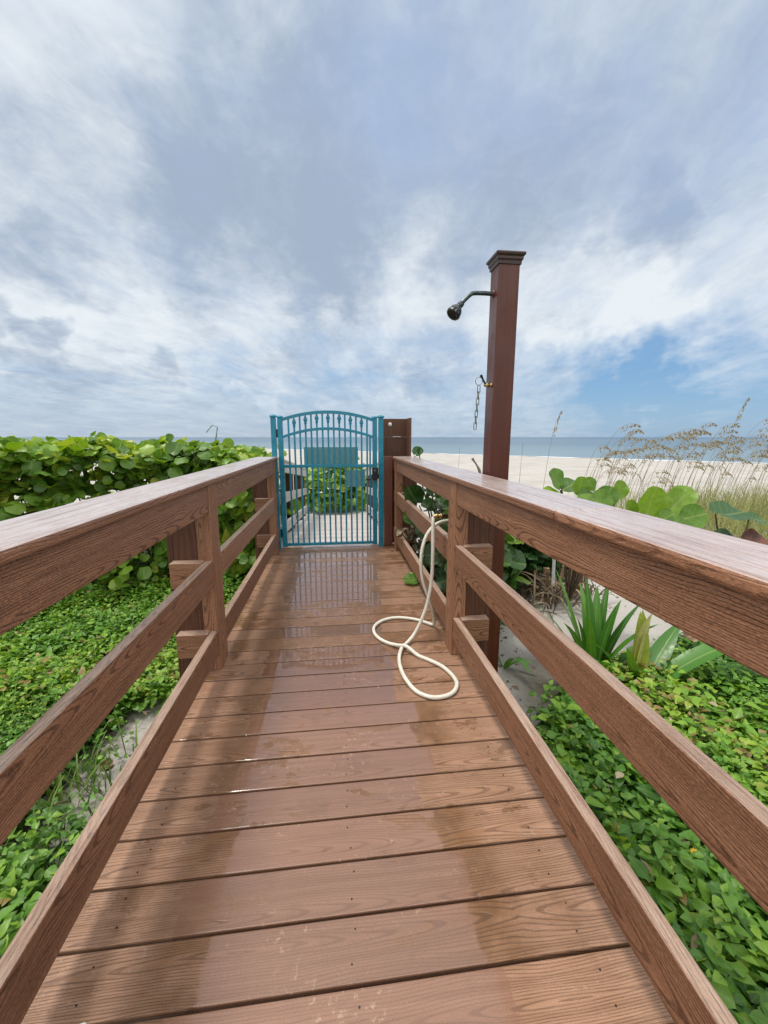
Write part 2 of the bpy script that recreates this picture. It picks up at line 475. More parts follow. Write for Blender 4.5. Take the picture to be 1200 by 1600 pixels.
def deck_mat():
    m, t, b, o = mat('wet_deck')
    u, v, line, fib, rnd, streak = grain_nodes(t, 0.0066, 0.040, 0.7)
    g = t.n.new('ShaderNodeNewGeometry')
    p = g.outputs['Position']
    x, y, z = t.sep(p)[:3]
    pl = t.math('FLOOR', t.math('DIVIDE', t.math('ADD', y, 5.0 * .145 + 12 * .145 - .594 * EYE + .003), 0.145))
    pr = t.white(pl)
    pr2 = t.white(t.math('ADD', pl, 71.3))
    nA = t.noise(t.comb(x, t.math('MULTIPLY', y, 1.4), pr), 3.2, 5, .62)
    nB = t.noise(p, 11, 5, .65)
    nC = t.noise(p, 45, 4, .7)
    dry = t.mix(t.ss(streak, .3, .7), (0.41, 0.235, 0.145), (0.31, 0.17, 0.10))
    dry = t.mix(t.math('MULTIPLY', line, t.math('MULTIPLY', t.ss(fib, .25, .6), .62)), dry, (0.085, 0.038, 0.020))
    dry = t.mix(t.ss(fib, .52, .78, 0, .3), dry, (0.10, 0.05, 0.03))
    # distance from the walked centre line, ragged and stepping from plank to plank
    sgn = t.math('GREATER_THAN', x, -.03)
    pL = t.white(t.math('ADD', pl, t.math('MULTIPLY', sgn, 313.7)))
    pM = t.white(t.math('ADD', pl, t.math('MULTIPLY', sgn, 517.1)))
    pM = t.math('ADD', t.math('MULTIPLY', pM, .75), t.math('MULTIPLY', nA, .25))
    ed = t.math('ABSOLUTE', t.math('ADD', x, .03))
    ed = t.math('ADD', ed, t.math('MULTIPLY', t.math('SUBTRACT', pL, .5), .13))
    ed = t.math('ADD', ed, t.math('MULTIPLY', t.math('SUBTRACT', nA, .5), .12))
    ed = t.math('ADD', ed, t.math('MULTIPLY', t.math('SUBTRACT', nC, .5), .022))
    film = t.ss(ed, .345, .36, 1, 0)                        # standing film of water
    damp = t.math('MULTIPLY', t.ss(ed, .325, .345), t.ss(ed, t.fmix(pM, .38, .44), t.fmix(pM, .42, .60), 1, 0))   # soaked, tannin-stained blotches
    damp = t.math('MULTIPLY', damp, t.math('MULTIPLY', t.ss(nA, .30, .52, .25, 1.0), t.ss(pM, .15, .55, .25, 1.0)))
    # film breaks up further down the walk
    brk = t.math('MULTIPLY', t.ss(y, 2.0, 2.25), t.ss(t.math('ADD', t.math('MULTIPLY', nB, .7), t.math('MULTIPLY', pr2, .3)), .50, .58))
    brk = t.math('MULTIPLY', brk, .9)
    nD = t.noise(t.comb(t.math('ADD', x, t.math('MULTIPLY', pr2, 9.0)), t.math('MULTIPLY', y, 1.8), t.math('MULTIPLY', pr, 3.0)), 3.6, 6, .68)
    hole = t.math('MULTIPLY', t.ss(nD, .575, .60), t.ss(y, .8, 1.3, .35, .85))
    brk = t.math('MAXIMUM', brk, hole)
    film = t.math('MULTIPLY', film, t.math('SUBTRACT', 1.0, brk))
    scuff = t.math('MULTIPLY', t.ss(nC, .56, .66), t.ss(nA, .50, .60))         # dry scuffs inside the film
    film = t.math('MULTIPLY', film, t.math('SUBTRACT', 1, t.math('MULTIPLY', scuff, .9)))
    damp = t.math('MAXIMUM', damp, brk)
    deep = t.ss(y, 1.5, 2.1)
    wetc = t.mix(t.ss(streak, .3, .7), (0.30, 0.162, 0.104), (0.25, 0.13, 0.08))
    dampc = t.mix(t.ss(nB, .35, .7), (0.22, 0.105, 0.040), (0.15, 0.067, 0.024))
    dampc = t.mix(t.math('MULTIPLY', line, .5), dampc, (0.05, 0.024, 0.014))
    c = t.mix(t.math('MULTIPLY', damp, .9), dry, dampc)
    wetc = t.mix(t.math('MULTIPLY', deep, .55), wetc, (.13, .062, .034))
    wetc = t.mix(t.math('MULTIPLY', line, .32), wetc, (.10, .048, .028))
    c = t.mix(film, c, wetc)
    c = t.mix(t.math('MULTIPLY', scuff, .45), c, (.46, .33, .25))
    grit = t.noise(p, 320, 3, .75)
    c = t.mix(t.ss(grit, .50, .72, 0, .45), c, (.085, .045, .028))
    c = t.mix(t.ss(grit, .45, .28, 0, .25), c, (.50, .36, .27))
    blo = t.noise(p, 5.5, 6, .68)
    c = t.mix(t.math('MULTIPLY', t.ss(blo, .52, .70), .38), c, (.15, .085, .05))
    hs = t.n.new('ShaderNodeHueSaturation')
    t.put(hs.inputs['Value'], t.ss(pr2, 0, 1, .92, 1.08)); t.put(hs.inputs['Color'], c)
    t.put(b.inputs['Base Color'], hs.outputs[0])
    pud = t.math('MULTIPLY', film, t.ss(y, 1.15, 1.75))      # deeper, mirror-like towards the gate
    ro = t.fmix(damp, t.ss(fib, .3, .7, .34, .5), .30)
    ro = t.fmix(film, ro, .20)
    ro = t.fmix(pud, ro, .02)
    t.put(b.inputs['Roughness'], ro)
    b.inputs['IOR'].default_value = 1.42
    b.inputs['Specular IOR Level'].default_value = .5
    coat = t.math('MULTIPLY', t.math('MAXIMUM', film, t.math('MULTIPLY', damp, .5)), .9)
    t.put(b.inputs['Coat Weight'], coat)
    t.put(b.inputs['Coat Roughness'], t.fmix(pud, .12, .015))
    b.inputs['Coat IOR'].default_value = 1.5
    h = t.math('ADD', t.math('MULTIPLY', line, -1.0), t.math('MULTIPLY', fib, .6))
    bs = t.fmix(film, .60, .05)
    bs = t.math('MULTIPLY', bs, t.math('SUBTRACT', 1, t.math('MULTIPLY', pud, .9)))
    t.put(b.inputs['Normal'], t.bump(h, bs, .0016))
    return m


M['deck'] = deck_mat()


# ------------------------------------------------------------------ object helpers
def origin(o):
    v = Vector(o.location)
    while o.parent:
        o = o.parent
        v = v + Vector(o.location)
    return v


def tag(o, label=None, cat=None, group=None, kind=None):
    if label: o['label'] = label
    if cat: o['category'] = cat
    if group: o['group'] = group
    if kind: o['kind'] = kind
    return o


def empty(name, loc, label=None, cat=None, group=None):
    o = bpy.data.objects.new(name, None)
    o.empty_display_size = .1
    COL.objects.link(o)
    o.location = loc
    return tag(o, label, cat, group)


def link(name, me, parent=None, loc=(0, 0, 0)):
    o = bpy.data.objects.new(name, me)
    COL.objects.link(o)
    if parent: o.parent = parent
    o.location = loc
    return o


class MB:
    """collects shapes in world space, links them as ONE mesh object"""
    def __init__(self):
        self.v, self.f, self.uv, self.mi, self.sm = [], [], [], [], []
        self.cur = 0

    def add(self, vs, fs, uvs=None, smooth=False):
        o = len(self.v)
        self.v += [tuple(p) for p in vs]
        for i, f in enumerate(fs):
            self.f.append([o + k for k in f])
            self.uv.append(uvs[i] if uvs else [(0, 0)] * len(f))
            self.mi.append(self.cur)
            self.sm.append(smooth)
        return self

    def box(self, lo, hi, axis=None, mtx=None):
        lo = Vector(lo); hi = Vector(hi)
        d = hi - lo
        if axis is None: axis = max(range(3), key=lambda k: d[k])
        ou, ov = random.uniform(0, 40), float(random.randint(0, 60)) + random.uniform(-.06, .06)
        P = [(x, y, z) for x in (lo.x, hi.x) for y in (lo.y, hi.y) for z in (lo.z, hi.z)]
        c = (lo + hi) / 2
        F = [(0, 1, 3, 2), (4, 6, 7, 5), (0, 4, 5, 1), (2, 3, 7, 6), (0, 2, 6, 4), (1, 5, 7, 3)]
        nrm = [0, 0, 1, 1, 2, 2]
        uvs = []
        for f, na in zip(F, nrm):
            q = []
            others = [k for k in range(3) if k != axis and k != na]
            for i in f:
                p = Vector(P[i])
                if na == axis:
                    a = [k for k in range(3) if k != axis]
                    q.append((ou + (p[a[0]] - c[a[0]]) * 2, ov + (p[a[1]] - c[a[1]]) * .3))
                else:
                    q.append((ou + p[axis], ov + (p[others[0]] - c[others[0]]) + na * .013))
            uvs.append(q)
        if mtx is not None: P = [mtx @ Vector(p) for p in P]
        return self.add(P, F, uvs)

    def tube(self, pts, rad, seg=8, caps=True, smooth=True):
        pts = [Vector(p) for p in pts]
        n = len(pts)
        rr = rad if isinstance(rad, (list, tuple)) else [rad] * n
        t0 = (pts[1] - pts[0]).normalized()
        ref = Vector((0, 0, 1)) if abs(t0.z) < .9 else Vector((1, 0, 0))
        nx = t0.cross(ref).normalized()
        vs, L = [], 0
        ls = []
        for i, p in enumerate(pts):
            if i == 0: t = t0
            elif i == n - 1: t = (pts[i] - pts[i - 1]).normalized()
            else: t = (pts[i + 1] - pts[i - 1]).normalized()
            nx = (nx - t * nx.dot(t)).normalized()
            ny = t.cross(nx)
            if i: L += (pts[i] - pts[i - 1]).length
            ls.append(L)
            for k in range(seg):
                a = 2 * math.pi * k / seg
                vs.append(p + (nx * math.cos(a) + ny * math.sin(a)) * rr[i])
        fs, uvs = [], []
        for i in range(n - 1):
            for k in range(seg):
                k2 = (k + 1) % seg
                fs.append((i * seg + k, i * seg + k2, (i + 1) * seg + k2, (i + 1) * seg + k))
                a, b2 = k / seg, (k + 1) / seg
                uvs.append([(ls[i], a), (ls[i], b2), (ls[i + 1], b2), (ls[i + 1], a)])
        self.add(vs, fs, uvs, smooth)
        if caps:
            self.add(vs[:seg], [tuple(reversed(range(seg)))])
            self.add(vs[-seg:], [tuple(range(seg))])
        return self

    def lathe(self, origin_, axis, prof, seg=20, smooth=True):
        """prof: list of (dist along axis, radius)"""
        ax = Vector(axis).normalized()
        ref = Vector((0, 0, 1)) if abs(ax.z) < .9 else Vector((1, 0, 0))
        nx = ax.cross(ref).normalized(); ny = ax.cross(nx)
        vs = []
        for (h, r) in prof:
            for k in range(seg):
                a = 2 * math.pi * k / seg
                vs.append(Vector(origin_) + ax * h + (nx * math.cos(a) + ny * math.sin(a)) * max(r, 1e-4))
        fs = []
        for i in range(len(prof) - 1):
            for k in range(seg):
                k2 = (k + 1) % seg
                fs.append((i * seg + k, (i + 1) * seg + k, (i + 1) * seg + k2, i * seg + k2))
        self.add(vs, fs, None, smooth)
        self.add(vs[:seg], [tuple(range(seg))]); self.add(vs[-seg:], [tuple(reversed(range(seg)))])
        return self

    def build(self, name, mats, parent=None, bevel=0.0, seg=2):
        off = origin(parent) if parent else Vector((0, 0, 0))
        me = bpy.data.meshes.new(name)
        me.from_pydata([tuple(Vector(p) - off) for p in self.v], [], self.f)
        uvl = me.uv_layers.new(name='grain')
        flat = [c for f in self.uv for q in f for c in q]
        uvl.data.foreach_set('uv', flat)
        me.polygons.foreach_set('material_index', self.mi)
        me.polygons.foreach_set('use_smooth', self.sm)
        for m in (mats if isinstance(mats, (list, tuple)) else [mats]): me.materials.append(m)
        me.update()
        o = link(name, me, parent)
        if bevel:
            b = o.modifiers.new('bevel', 'BEVEL'); b.width = bevel; b.segments = seg; b.limit_method = 'ANGLE'; b.angle_limit = R(40)
        return o


def box(name, lo, hi, m, parent=None, bevel=.003, axis=None):
    return MB().box(lo, hi, axis).build(name, m, parent, bevel)


def catmull(pts, sub=10):
    pts = [Vector(p) for p in pts]
    ex = [pts[0] * 2 - pts[1]] + pts + [pts[-1] * 2 - pts[-2]]
    out = []
    for i in range(1, len(ex) - 2):
        a, b, c, d = ex[i - 1:i + 3]
        for k in range(sub):
            t = k / sub
            out.append(.5 * ((2 * b) + (c - a) * t + (2 * a - 5 * b + 4 * c - d) * t * t + (3 * b - a - 3 * c + d) * t ** 3))
    out.append(pts[-1])
    return out


def copy_tree(o, parent=None):
    c = o.copy(); COL.objects.link(c); c.parent = parent
    for ch in list(o.children): copy_tree(ch, c)
    return c


# ------------------------------------------------------------------ terrain
SHN = np.array([.72, .694])


def shore(x, y): return 63.5 - (x * .72 + y * .694)          # metres inland of the waterline


def ground_z(x, y):
    s = shore(x, y)
    t = np.clip(s / 46.0, 0, 1)
    z = np.where(s > 0, -1.62 + 1.12 * (t * t * (3 - 2 * t)) ** .8, -1.62 + np.maximum(s * .05, -9))
    return z


def gz(x, y):
    b = float(ground_z(np.array(x), np.array(y)))
    return b + .05 * (mnoise.noise(Vector((x * .5, y * .5, 0)))) + .025 * mnoise.noise(Vector((x * 2.1, y * 2.1, 5)))


def axis_pts(lo, hi, fine_lo, fine_hi, step, grow=1.12):
    a = list(np.arange(fine_lo, fine_hi + 1e-6, step))
    s, p = step, fine_hi
    while p < hi:
        s *= grow; p += s; a.append(min(p, hi))
    s, p = step, fine_lo
    while p > lo:
        s *= grow; p -= s; a.insert(0, max(p, lo))
    return a


gx_, gy_ = axis_pts(-7000, 7000, -7, 9, .2), axis_pts(-300, 7000, -2, 12, .2)
gv = [(x, y, gz(x, y)) for y in gy_ for x in gx_]
nx_ = len(gx_)
gf = [(j * nx_ + i, j * nx_ + i + 1, (j + 1) * nx_ + i + 1, (j + 1) * nx_ + i) for j in range(len(gy_) - 1) for i in range(nx_ - 1)]
g_ = MB().add(gv, gf, None, True).build('ground', M['sand'])
tag(g_, kind='structure')
sea = MB().add([(-9000, -9000, -1.6), (9000, -9000, -1.6), (9000, 9000, -1.6), (-9000, 9000, -1.6)], [(0, 1, 2, 3)]).build('sea', M['water'])
tag(sea, kind='structure')

# ------------------------------------------------------------------ boardwalk
PITCHB = .145
dk = MB()
y0 = .594 * EYE - 12 * PITCHB      # one joint falls at y=0.75
k = 0
while True:
    ya = y0 + k * PITCHB
    if ya > 4.72: break
    yb = min(ya + PITCHB - .0082, 4.74)
    dk.box((-.735, ya, -.028), (.735, yb, random.uniform(-.0008, .0008)), axis=0)
    k += 1
deck = tag(dk.build('boardwalk', M['deck'], None, .0035), kind='structure')
for x in (-.64, .0, .64):
    box('stringer', (x - .03, y0, -.22), (x + .03, 4.74, -.0292), M['joist'], deck, 0)
sc = MB()
for j in range(k):
    yy = y0 + j * PITCHB
    for x in (-.60, .02, .60):
        for q in (.035, .105):
            xx = x + random.uniform(-.008, .008); y2 = yy + q + random.uniform(-.004, .004)
            sc.lathe((xx, y2, -.002), (0, 0, 1), [(0, .0026), (.0031, .0024)], 8, False)
sc.build('screw', M['black'], deck)
# ground-edge skirts (dark void under the deck comes from the deck itself)

# ramp beyond the gate
RS = .48 / 4.46
rm = Matrix.Translation((0, 4.76, -.004)) @ Matrix.Rotation(-math.atan(RS), 4, 'X')
rk = MB()
for j in range(31):
    rk.box((-.735, j * .145, -.028), (.735, j * .145 + .138, 0), axis=0, mtx=rm)
ramp = tag(rk.build('ramp', M['grey'], None, .003), kind='structure')


# ------------------------------------------------------------------ railings
def railing(side, zs, root, cap_seams, posts, ymin, ymax):
    s = side
    def bx(name, x0, x1, ya, yb, za, zb, m, bevel=.004, axis=None):
        lo = (min(s * x0, s * x1), ya, za); hi = (max(s * x0, s * x1), yb, zb)
        return box(name, lo, hi, m, root, bevel, axis)
    (b0, b1), (m0, m1), (t0, t1), (c0, c1) = zs
    stops = [ymin]
    for p in posts: stops += [p - .005, p + .135]
    stops.append(ymax)
    for i in range(0, len(stops), 2):
        ya, yb = stops[i] + .0015, stops[i + 1] - .0015
        if yb - ya < .05: continue
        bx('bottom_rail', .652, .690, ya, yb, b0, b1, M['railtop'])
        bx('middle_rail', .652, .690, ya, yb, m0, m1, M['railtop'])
        bx('top_rail', .652, .690, ya, yb, t0, t1, M['rail'])
    for p in posts:
        bx('batten', .647, .724, p - .0048, p + .1348, .0015, c0 - .0006, M['rail'], .004, 2)
        po = bx('post', .727, .850, p + .012, p + .150, -.75, c0 - .0006, M['post'], .004, 2)
        bx('trim_board', .852, .884, p + .022, p + .165, -.75, c0 - .001, M['post'], .004, 2)
        for (za, zb) in ((b0, b1), (m0, m1)):
            bx('support_block', .6925, .853, p - .052, p + .0105, za + .004, zb + .0015, M['railtop'], .003, 0)
    seams = [ymin - .02] + cap_seams + [ymax + .012]
    for a, b in zip(seams[:-1], seams[1:]):
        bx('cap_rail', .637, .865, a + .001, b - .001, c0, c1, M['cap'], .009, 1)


rl = empty('railing', (-.69, 2.2, 0), 'brown wood-grain railing on the side of the dense round-leaf hedge', 'railing')
railing(-1, ((.098, .232), (.489, .625), (.880, 1.0165), (1.017, 1.048)), rl, [], (-.34, 2.16, 4.40), -1.6, 4.625)
rr = empty('railing', (.69, 2.2, 0), 'brown wood-grain railing on the shower side with a pale hose hung over its middle rail', 'railing')
railing(1, ((.100, .236), (.528, .666), (.893, 1.0135), (1.014, 1.047)), rr, [.83 * 1.36], (-.34, 2.16, 4.40), -1.6, 4.615)
box('end_post', (.546, 4.632, .002), (.642, 4.735, 1.046), M['endpost'], rr, .004)

# railings of the ramp
for s, lab in ((-1, 'weathered railing pale with glare beyond the gate, beside the gate hinges'), (1, 'weathered railing pale with glare beyond the gate, on the latch side')):
    rt = empty('ramp_railing', (s * .7, 5.0, 0), lab, 'railing', None)
    ln = 4.45
    for nm, za, zb in (('bottom_rail', .10, .235), ('middle_rail', .49, .625), ('top_rail', .88, 1.015)):
        MB().box((min(s * .655, s * .693), .1, za), (max(s * .655, s * .693), ln, zb), 1, rm).build(nm, M['grey'], rt, .003)
    MB().box((min(s * .64, s * .84), .1, 1.016), (max(s * .64, s * .84), ln, 1.046), 1, rm).build('cap_rail', M['grey'], rt, .005)
    for yy in (.25, 1.9, 3.4, 4.3):
        zb = -.004 - yy * RS
        box('post', (min(s * .6955, s * .83), 4.76 + yy, -.9), (max(s * .6955, s * .83), 4.76 + yy + .12, zb + 1.0), M['post'], rt, .004)

# wooden screen beside the gate
scr = empty('wooden_screen', (.72, 4.8, -.5), 'tall dark wooden screen in two panels with a white round knob beside the latch post', 'screen')
bp = MB().box((.550, 4.83, -.6), (.822, 4.85, 1.262), 2).box((.550, 4.8305, 1.2625), (.822, 4.8505, 1.47), 2).build('back_panel', M['screen'], scr, .003)
MB().box((.824, 4.60, -.6), (.846, 4.86, 1.262), 2).box((.8243, 4.60, 1.2625), (.8463, 4.86, 1.472), 2).build('side_panel', M['screen'], scr, .003)
MB().lathe((.635, 4.8295, 1.405), (0, -1, 0), [(0, .022), (.006, .022), (.010, .016), (.012, .006)], 18).build('round_knob', M['white'], scr)
box('ledge_strip', (.665, 4.81, 1.258), (.76, 4.829, 1.270), M['grey'], scr, .002)

# ------------------------------------------------------------------ gate and its posts
YG = 4.66


def sq_post(name, x0, x1, ya, yb, z1, lab, cat):
    t = empty(name, ((x0 + x1) / 2, (ya + yb) / 2, 0), lab, cat)
    box('shaft', (x0, ya, -.05), (x1, yb, z1), M['teal'], t, .006)
    MB().lathe(((x0 + x1) / 2, (ya + yb) / 2, z1 - .0005), (0, 0, 1),
               [(0, .040), (.014, .042), (.017, .036), (.024, .022), (.027, .006)], 4 * 6).build('post_cap', M['teal'], t)
    return t


gp1 = sq_post('gate_post', -.694, -.640, 4.633, 4.687, 1.475, 'slim teal metal gate post on the hinge side, against the hedge-side railing', 'gate post')
gp2 = sq_post('gate_post', .480, .536, 4.633, 4.687, 1.475, 'slim teal metal gate post on the latch side, against the dark wooden screen', 'gate post')
gate = empty('gate', (-.08, YG, 0), 'teal metal gate with an arched top and spear-tipped bars across the boardwalk', 'gate')
XL0, XL1, XR0, XR1 = -.622, -.568, .414, .464
for a, b in ((XL0, XL1), (XR0, XR1)):
    box('stile', (a, YG - .025, .022), (b, YG + .025, 1.470), M['teal'], gate, .005)
    MB().lathe(((a + b) / 2, YG, 1.4695), (0, 0, 1), [(0, .037), (.010, .038), (.013, .032), (.02, .018), (.022, .005)], 24).build('stile_cap', M['teal'], gate)
XC = (XL1 + XR0) / 2
HW = (XR0 - XL1) / 2


def arch_z(x, ze, zp):
    q = (x - XC) / HW
    return zp - (zp - ze) * q * q


def arch(name, ze, zp, h=.034, d=.036):
    m = MB(); n = 28
    vs = []
    for i in range(n + 1):
        x = XL1 - .001 + (XR0 - XL1 + .002) * i / n
        z = arch_z(x, ze, zp)
        vs += [(x, YG - d / 2, z - h / 2), (x, YG + d / 2, z - h / 2), (x, YG + d / 2, z + h / 2), (x, YG - d / 2, z + h / 2)]
    fs = []
    for i in range(n):
        for q in range(4):
            q2 = (q + 1) % 4
            fs.append((i * 4 + q, (i + 1) * 4 + q, (i + 1) * 4 + q2, i * 4 + q2))
    m.add(vs, fs)
    return m.build(name, M['teal'], gate)


arch('arched_rail', 1.448, 1.530)
arch('arched_rail', 1.262, 1.352, .030)
box('cross_rail', (XL1 - .001, YG - .018, .926), (XR0 + .001, YG + .018, .958), M['teal'], gate, .002)
box('bottom_rail', (XL1 - .001, YG - .018, .030), (XR0 + .001, YG + .018, .060), M['teal'], gate, .002)
NP = 16
for i in range(1, NP):
    x = XL1 + (XR0 - XL1) * i / NP
    tall = (i % 2 == 1)
    zt = arch_z(x, 1.448, 1.530) - .0175 if tall else arch_z(x, 1.262, 1.352) + .055
    pk = box('picket', (x - .0095, YG - .0095, .0605), (x + .0095, YG + .0095, zt), M['teal'], gate, .0015)
    if not tall:
        z = zt
        sp = MB()
        prof = [(0, .011, .010), (.018, .011, .010), (.020, .017, .011), (.030, .017, .011), (.034, .011, .009), (.062, .024, .010), (.118, .001, .001)]
        vs = []
        for (h, rx, ry) in prof:
            vs += [(x - rx, YG, z + h), (x, YG - ry, z + h), (x + rx, YG, z + h), (x, YG + ry, z + h)]
        fs = [(j * 4 + q, j * 4 + (q + 1) % 4, (j + 1) * 4 + (q + 1) % 4, (j + 1) * 4 + q) for j in range(len(prof) - 1) for q in range(4)]
        sp.add(vs, fs); sp.build('spear_tip', M['teal'], pk)
xe = XR0 - .028
box('picket', (xe - .0095, YG - .0095, .0605), (xe + .0095, YG + .0095, 1.262), M['teal'], gate, .0015)
box('sign_panel', (-.352, YG + .0187, .958), (.250, YG + .0235, 1.150), M['signback'], gate, .001)
box('sign_panel', (.118, YG + .0187, .700), (.328, YG + .0235, .890), M['signback'], gate, .001)
lk = box('latch', (.405, YG - .068, .785), (.470, YG - .0255, .925), M['black'], gate, .008)
MB().tube([(.39, YG - .05, .79), (.352, YG - .055, .788), (.335, YG - .055, .800)], .009, 8).build('latch_lever', M['black'], lk)
MB().lathe((.437, YG - .068, .88), (0, -1, 0), [(0, .018), (.012, .018), (.015, .012)], 14).build('latch_key', M['pewter'], lk)
box('keeper', (.466, YG - .05, .80), (.4795, YG - .02, .85), M['black'], gate, .003)
for z in (.18, 1.30):
    hg = MB().box((-.641, YG - .018, z - .045), (-.6215, YG + .018, z + .045), 2).build('hinge', M['black'], gate, .003)

# ------------------------------------------------------------------ shower
PX0, PX1, PY0, PY1, PT = .900, 1.020, 2.335, 2.455, 2.212
sh = empty('outdoor_shower', (.96, 2.395, -.5), 'tall maroon square shower post with shower head and pull chain, standing just outside the railing', 'shower')
box('shaft', (PX0, PY0, -.62), (PX1, PY1, PT), M['maroon'], sh, .004, 2)
cp = MB()
cx, cy = (PX0 + PX1) / 2, (PY0 + PY1) / 2


def sqring(m, prof):
    vs = []
    for (z, r) in prof:
        vs += [(cx - r, cy - r, z), (cx + r, cy - r, z), (cx + r, cy + r, z), (cx - r, cy + r, z)]
    n = len(prof)
    fs = [(j * 4 + q, j * 4 + (q + 1) % 4, (j + 1) * 4 + (q + 1) % 4, (j + 1) * 4 + q) for j in range(n - 1) for q in range(4)]
    fs.append((3, 2, 1, 0)); fs.append(tuple((n - 1) * 4 + q for q in range(4)))
    m.add(vs, fs)


sqring(cp, [(PT - .028, .0605), (PT - .028, .066), (PT - .010, .067), (PT - .004, .073), (PT + .010, .073), (PT + .016, .081), (PT + .026, .083), (PT + .032, .079), (PT + .052, .01)])
cp.build('post_cap', M['capdark'], sh, .0015)
AY = cy
ZA = 2.050
HX, HZ = .648, 1.905
arm = catmull([(PX0 - .001, AY, ZA), (.85, AY, ZA + .002), (.792, AY, ZA + .001), (.768, AY - .002, ZA - .006), (.742, AY - .006, ZA - .028), (.712, AY - .011, ZA - .058)], 8)
ar = MB().tube(arm, .0118, 12).build('shower_arm', M['pewter'], sh)
MB().lathe((PX0 - .0005, AY, ZA), (-1, 0, 0), [(0, .020), (.004, .020), (.008, .012)], 18).build('arm_flange', M['maroon'], sh)
hd_ax = Vector((-.62, -.22, -.75)).normalized()
ho = Vector((.716, AY - .010, ZA - .054))
hd = MB().lathe(ho, hd_ax, [(0, .012), (.004, .017), (.022, .018), (.026, .014), (.032, .016), (.044, .027), (.058, .035), (.070, .037)], 28).build('shower_head', M['pewter'], sh)
fc = MB().lathe(ho + hd_ax * .0705, hd_ax, [(0, .035), (.004, .037), (.022, .038), (.027, .035), (.028, .027)], 28)
for a in range(12):
    th = a / 12 * 2 * math.pi
    ux = hd_ax.cross(Vector((0, 1, 0))).normalized(); uy = hd_ax.cross(ux)
    c0 = ho + hd_ax * .074 + (ux * math.cos(th) + uy * math.sin(th)) * .0375
    fc.tube([c0, c0 + hd_ax * .019], .0035, 6)
fc.build('nozzle', M['headblack'], hd)
# self-closing valve with lever, ring and chain
vx, vz = .855, 1.553
va = MB().lathe((PX0 - .0005, AY - .03, vz), (-1, 0, 0), [(0, .013), (.005, .013), (.007, .008), (.016, .008), (.018, .013), (.028, .013), (.032, .009), (.044, .007)], 16).build('valve', M['brass'], sh)
lv = [(PX0 - .036, AY - .03, vz + .006), (PX0 - .052, AY - .033, vz + .028), (PX0 - .068, AY - .036, vz + .056)]
MB().tube(lv, [.006, .0055, .008], 8).build('valve_lever', M['black'], va)
chn = MB()


def link_ring(c, half, rad, plane, wire=.0026):
    n = 20
    ring_ = []
    for i in range(n):
        a = 2 * math.pi * (i + .5) / n
        lx = rad * math.cos(a)
        lz = rad * math.sin(a) + (half if math.sin(a) > 0 else -half)
        ring_.append(Vector(c) + (Vector((lx, 0, lz)) if plane == 0 else Vector((0, lx, lz))))
    pts = ring_ + [ring_[0], ring_[1]]
    chn.tube(pts, wire, 6, False)


link_ring((.822, AY - .036, vz + .022), .002, .020, 0, .002)
z = vz - .022
for i in range(7):
    link_ring((.823 - i * .0022, AY - .036, z), .0145, .0075 if i % 2 == 0 else .0075, i % 2, .0026)
    z -= .0345
chn.build('pull_chain', M['chain'], sh)
# hose bib reaching in over the middle rail
bib = MB().tube([(PX0 + .002, 2.375, .79), (.64, 2.37, .792)], .010, 10).build('supply_pipe', M['pewter'], sh)
tb = MB().lathe((.655, 2.37, .792), (-1, 0, 0), [(0, .014), (.02, .014), (.022, .018), (.036, .018), (.040, .012), (.062, .013)], 14)
tb.build('tap', M['brass'], sh)
tw = MB().tube([(.625, 2.37, .803), (.625, 2.37, .822)], .004, 8)
tw.tube([(.605, 2.37, .826), (.645, 2.37, .826)], .006, 8)
tw.build('tap_handle', M['black'], sh)

# ------------------------------------------------------------------ hose
RH = .0106
hz = RH + .0015
hp = [(.592, 2.37, .792), (.578, 2.366, .784), (.573, 2.36, .75), (.573, 2.355, .66), (.573, 2.35, .54), (.571, 2.35, .43), (.560, 2.35, .33), (.538, 2.35, .22), (.497, 2.345, .11),
      (.455, 2.335, .042), (.415, 2.30, .020), (.365, 2.225, hz + .010), (.336, 2.13, hz), (.330, 2.02, hz), (.342, 1.92, hz), (.375, 1.82, hz), (.435, 1.765, hz),
      (.50, 1.762, hz), (.555, 1.79, hz), (.590, 1.845, hz), (.596, 1.91, hz), (.565, 2.015, hz), (.51, 2.09, hz), (.45, 2.155, hz), (.395, 2.215, hz + .0255), (.35, 2.262, hz + .012),
      (.30, 2.315, hz), (.252, 2.375, hz), (.225, 2.455, hz), (.232, 2.545, hz), (.285, 2.625, hz), (.36, 2.665, hz), (.435, 2.665, hz), (.52, 2.63, hz), (.585, 2.575, hz), (.622, 2.528, hz + .004),
      (.632, 2.512, .034), (.622, 2.48, .09), (.590, 2.42, .19), (.552, 2.385, .29), (.518, 2.37, .39), (.505, 2.37, .50), (.515, 2.375, .60), (.548, 2.385, .685), (.605, 2.395, .738), (.67, 2.41, .752),
      (.74, 2.43, .735), (.79, 2.45, .64), (.80, 2.46, .45), (.80, 2.47, .1), (.80, 2.48, -.3), (.83, 2.5, -.5)]
hose = MB().tube(catmull(hp, 8), RH, 12).build('garden_hose', M['hose'])
tag(hose, 'cream garden hose looped in a figure eight on the deck and over the middle rail', 'hose')

MB().lathe((.606, 2.372, .7925), (-1, -.12, -.18), [(0, .0155), (.004, .0165), (.014, .0165), (.016, .0145), (.030, .0140), (.034, .0125)], 16).build('coupling', M['brass'], hose)


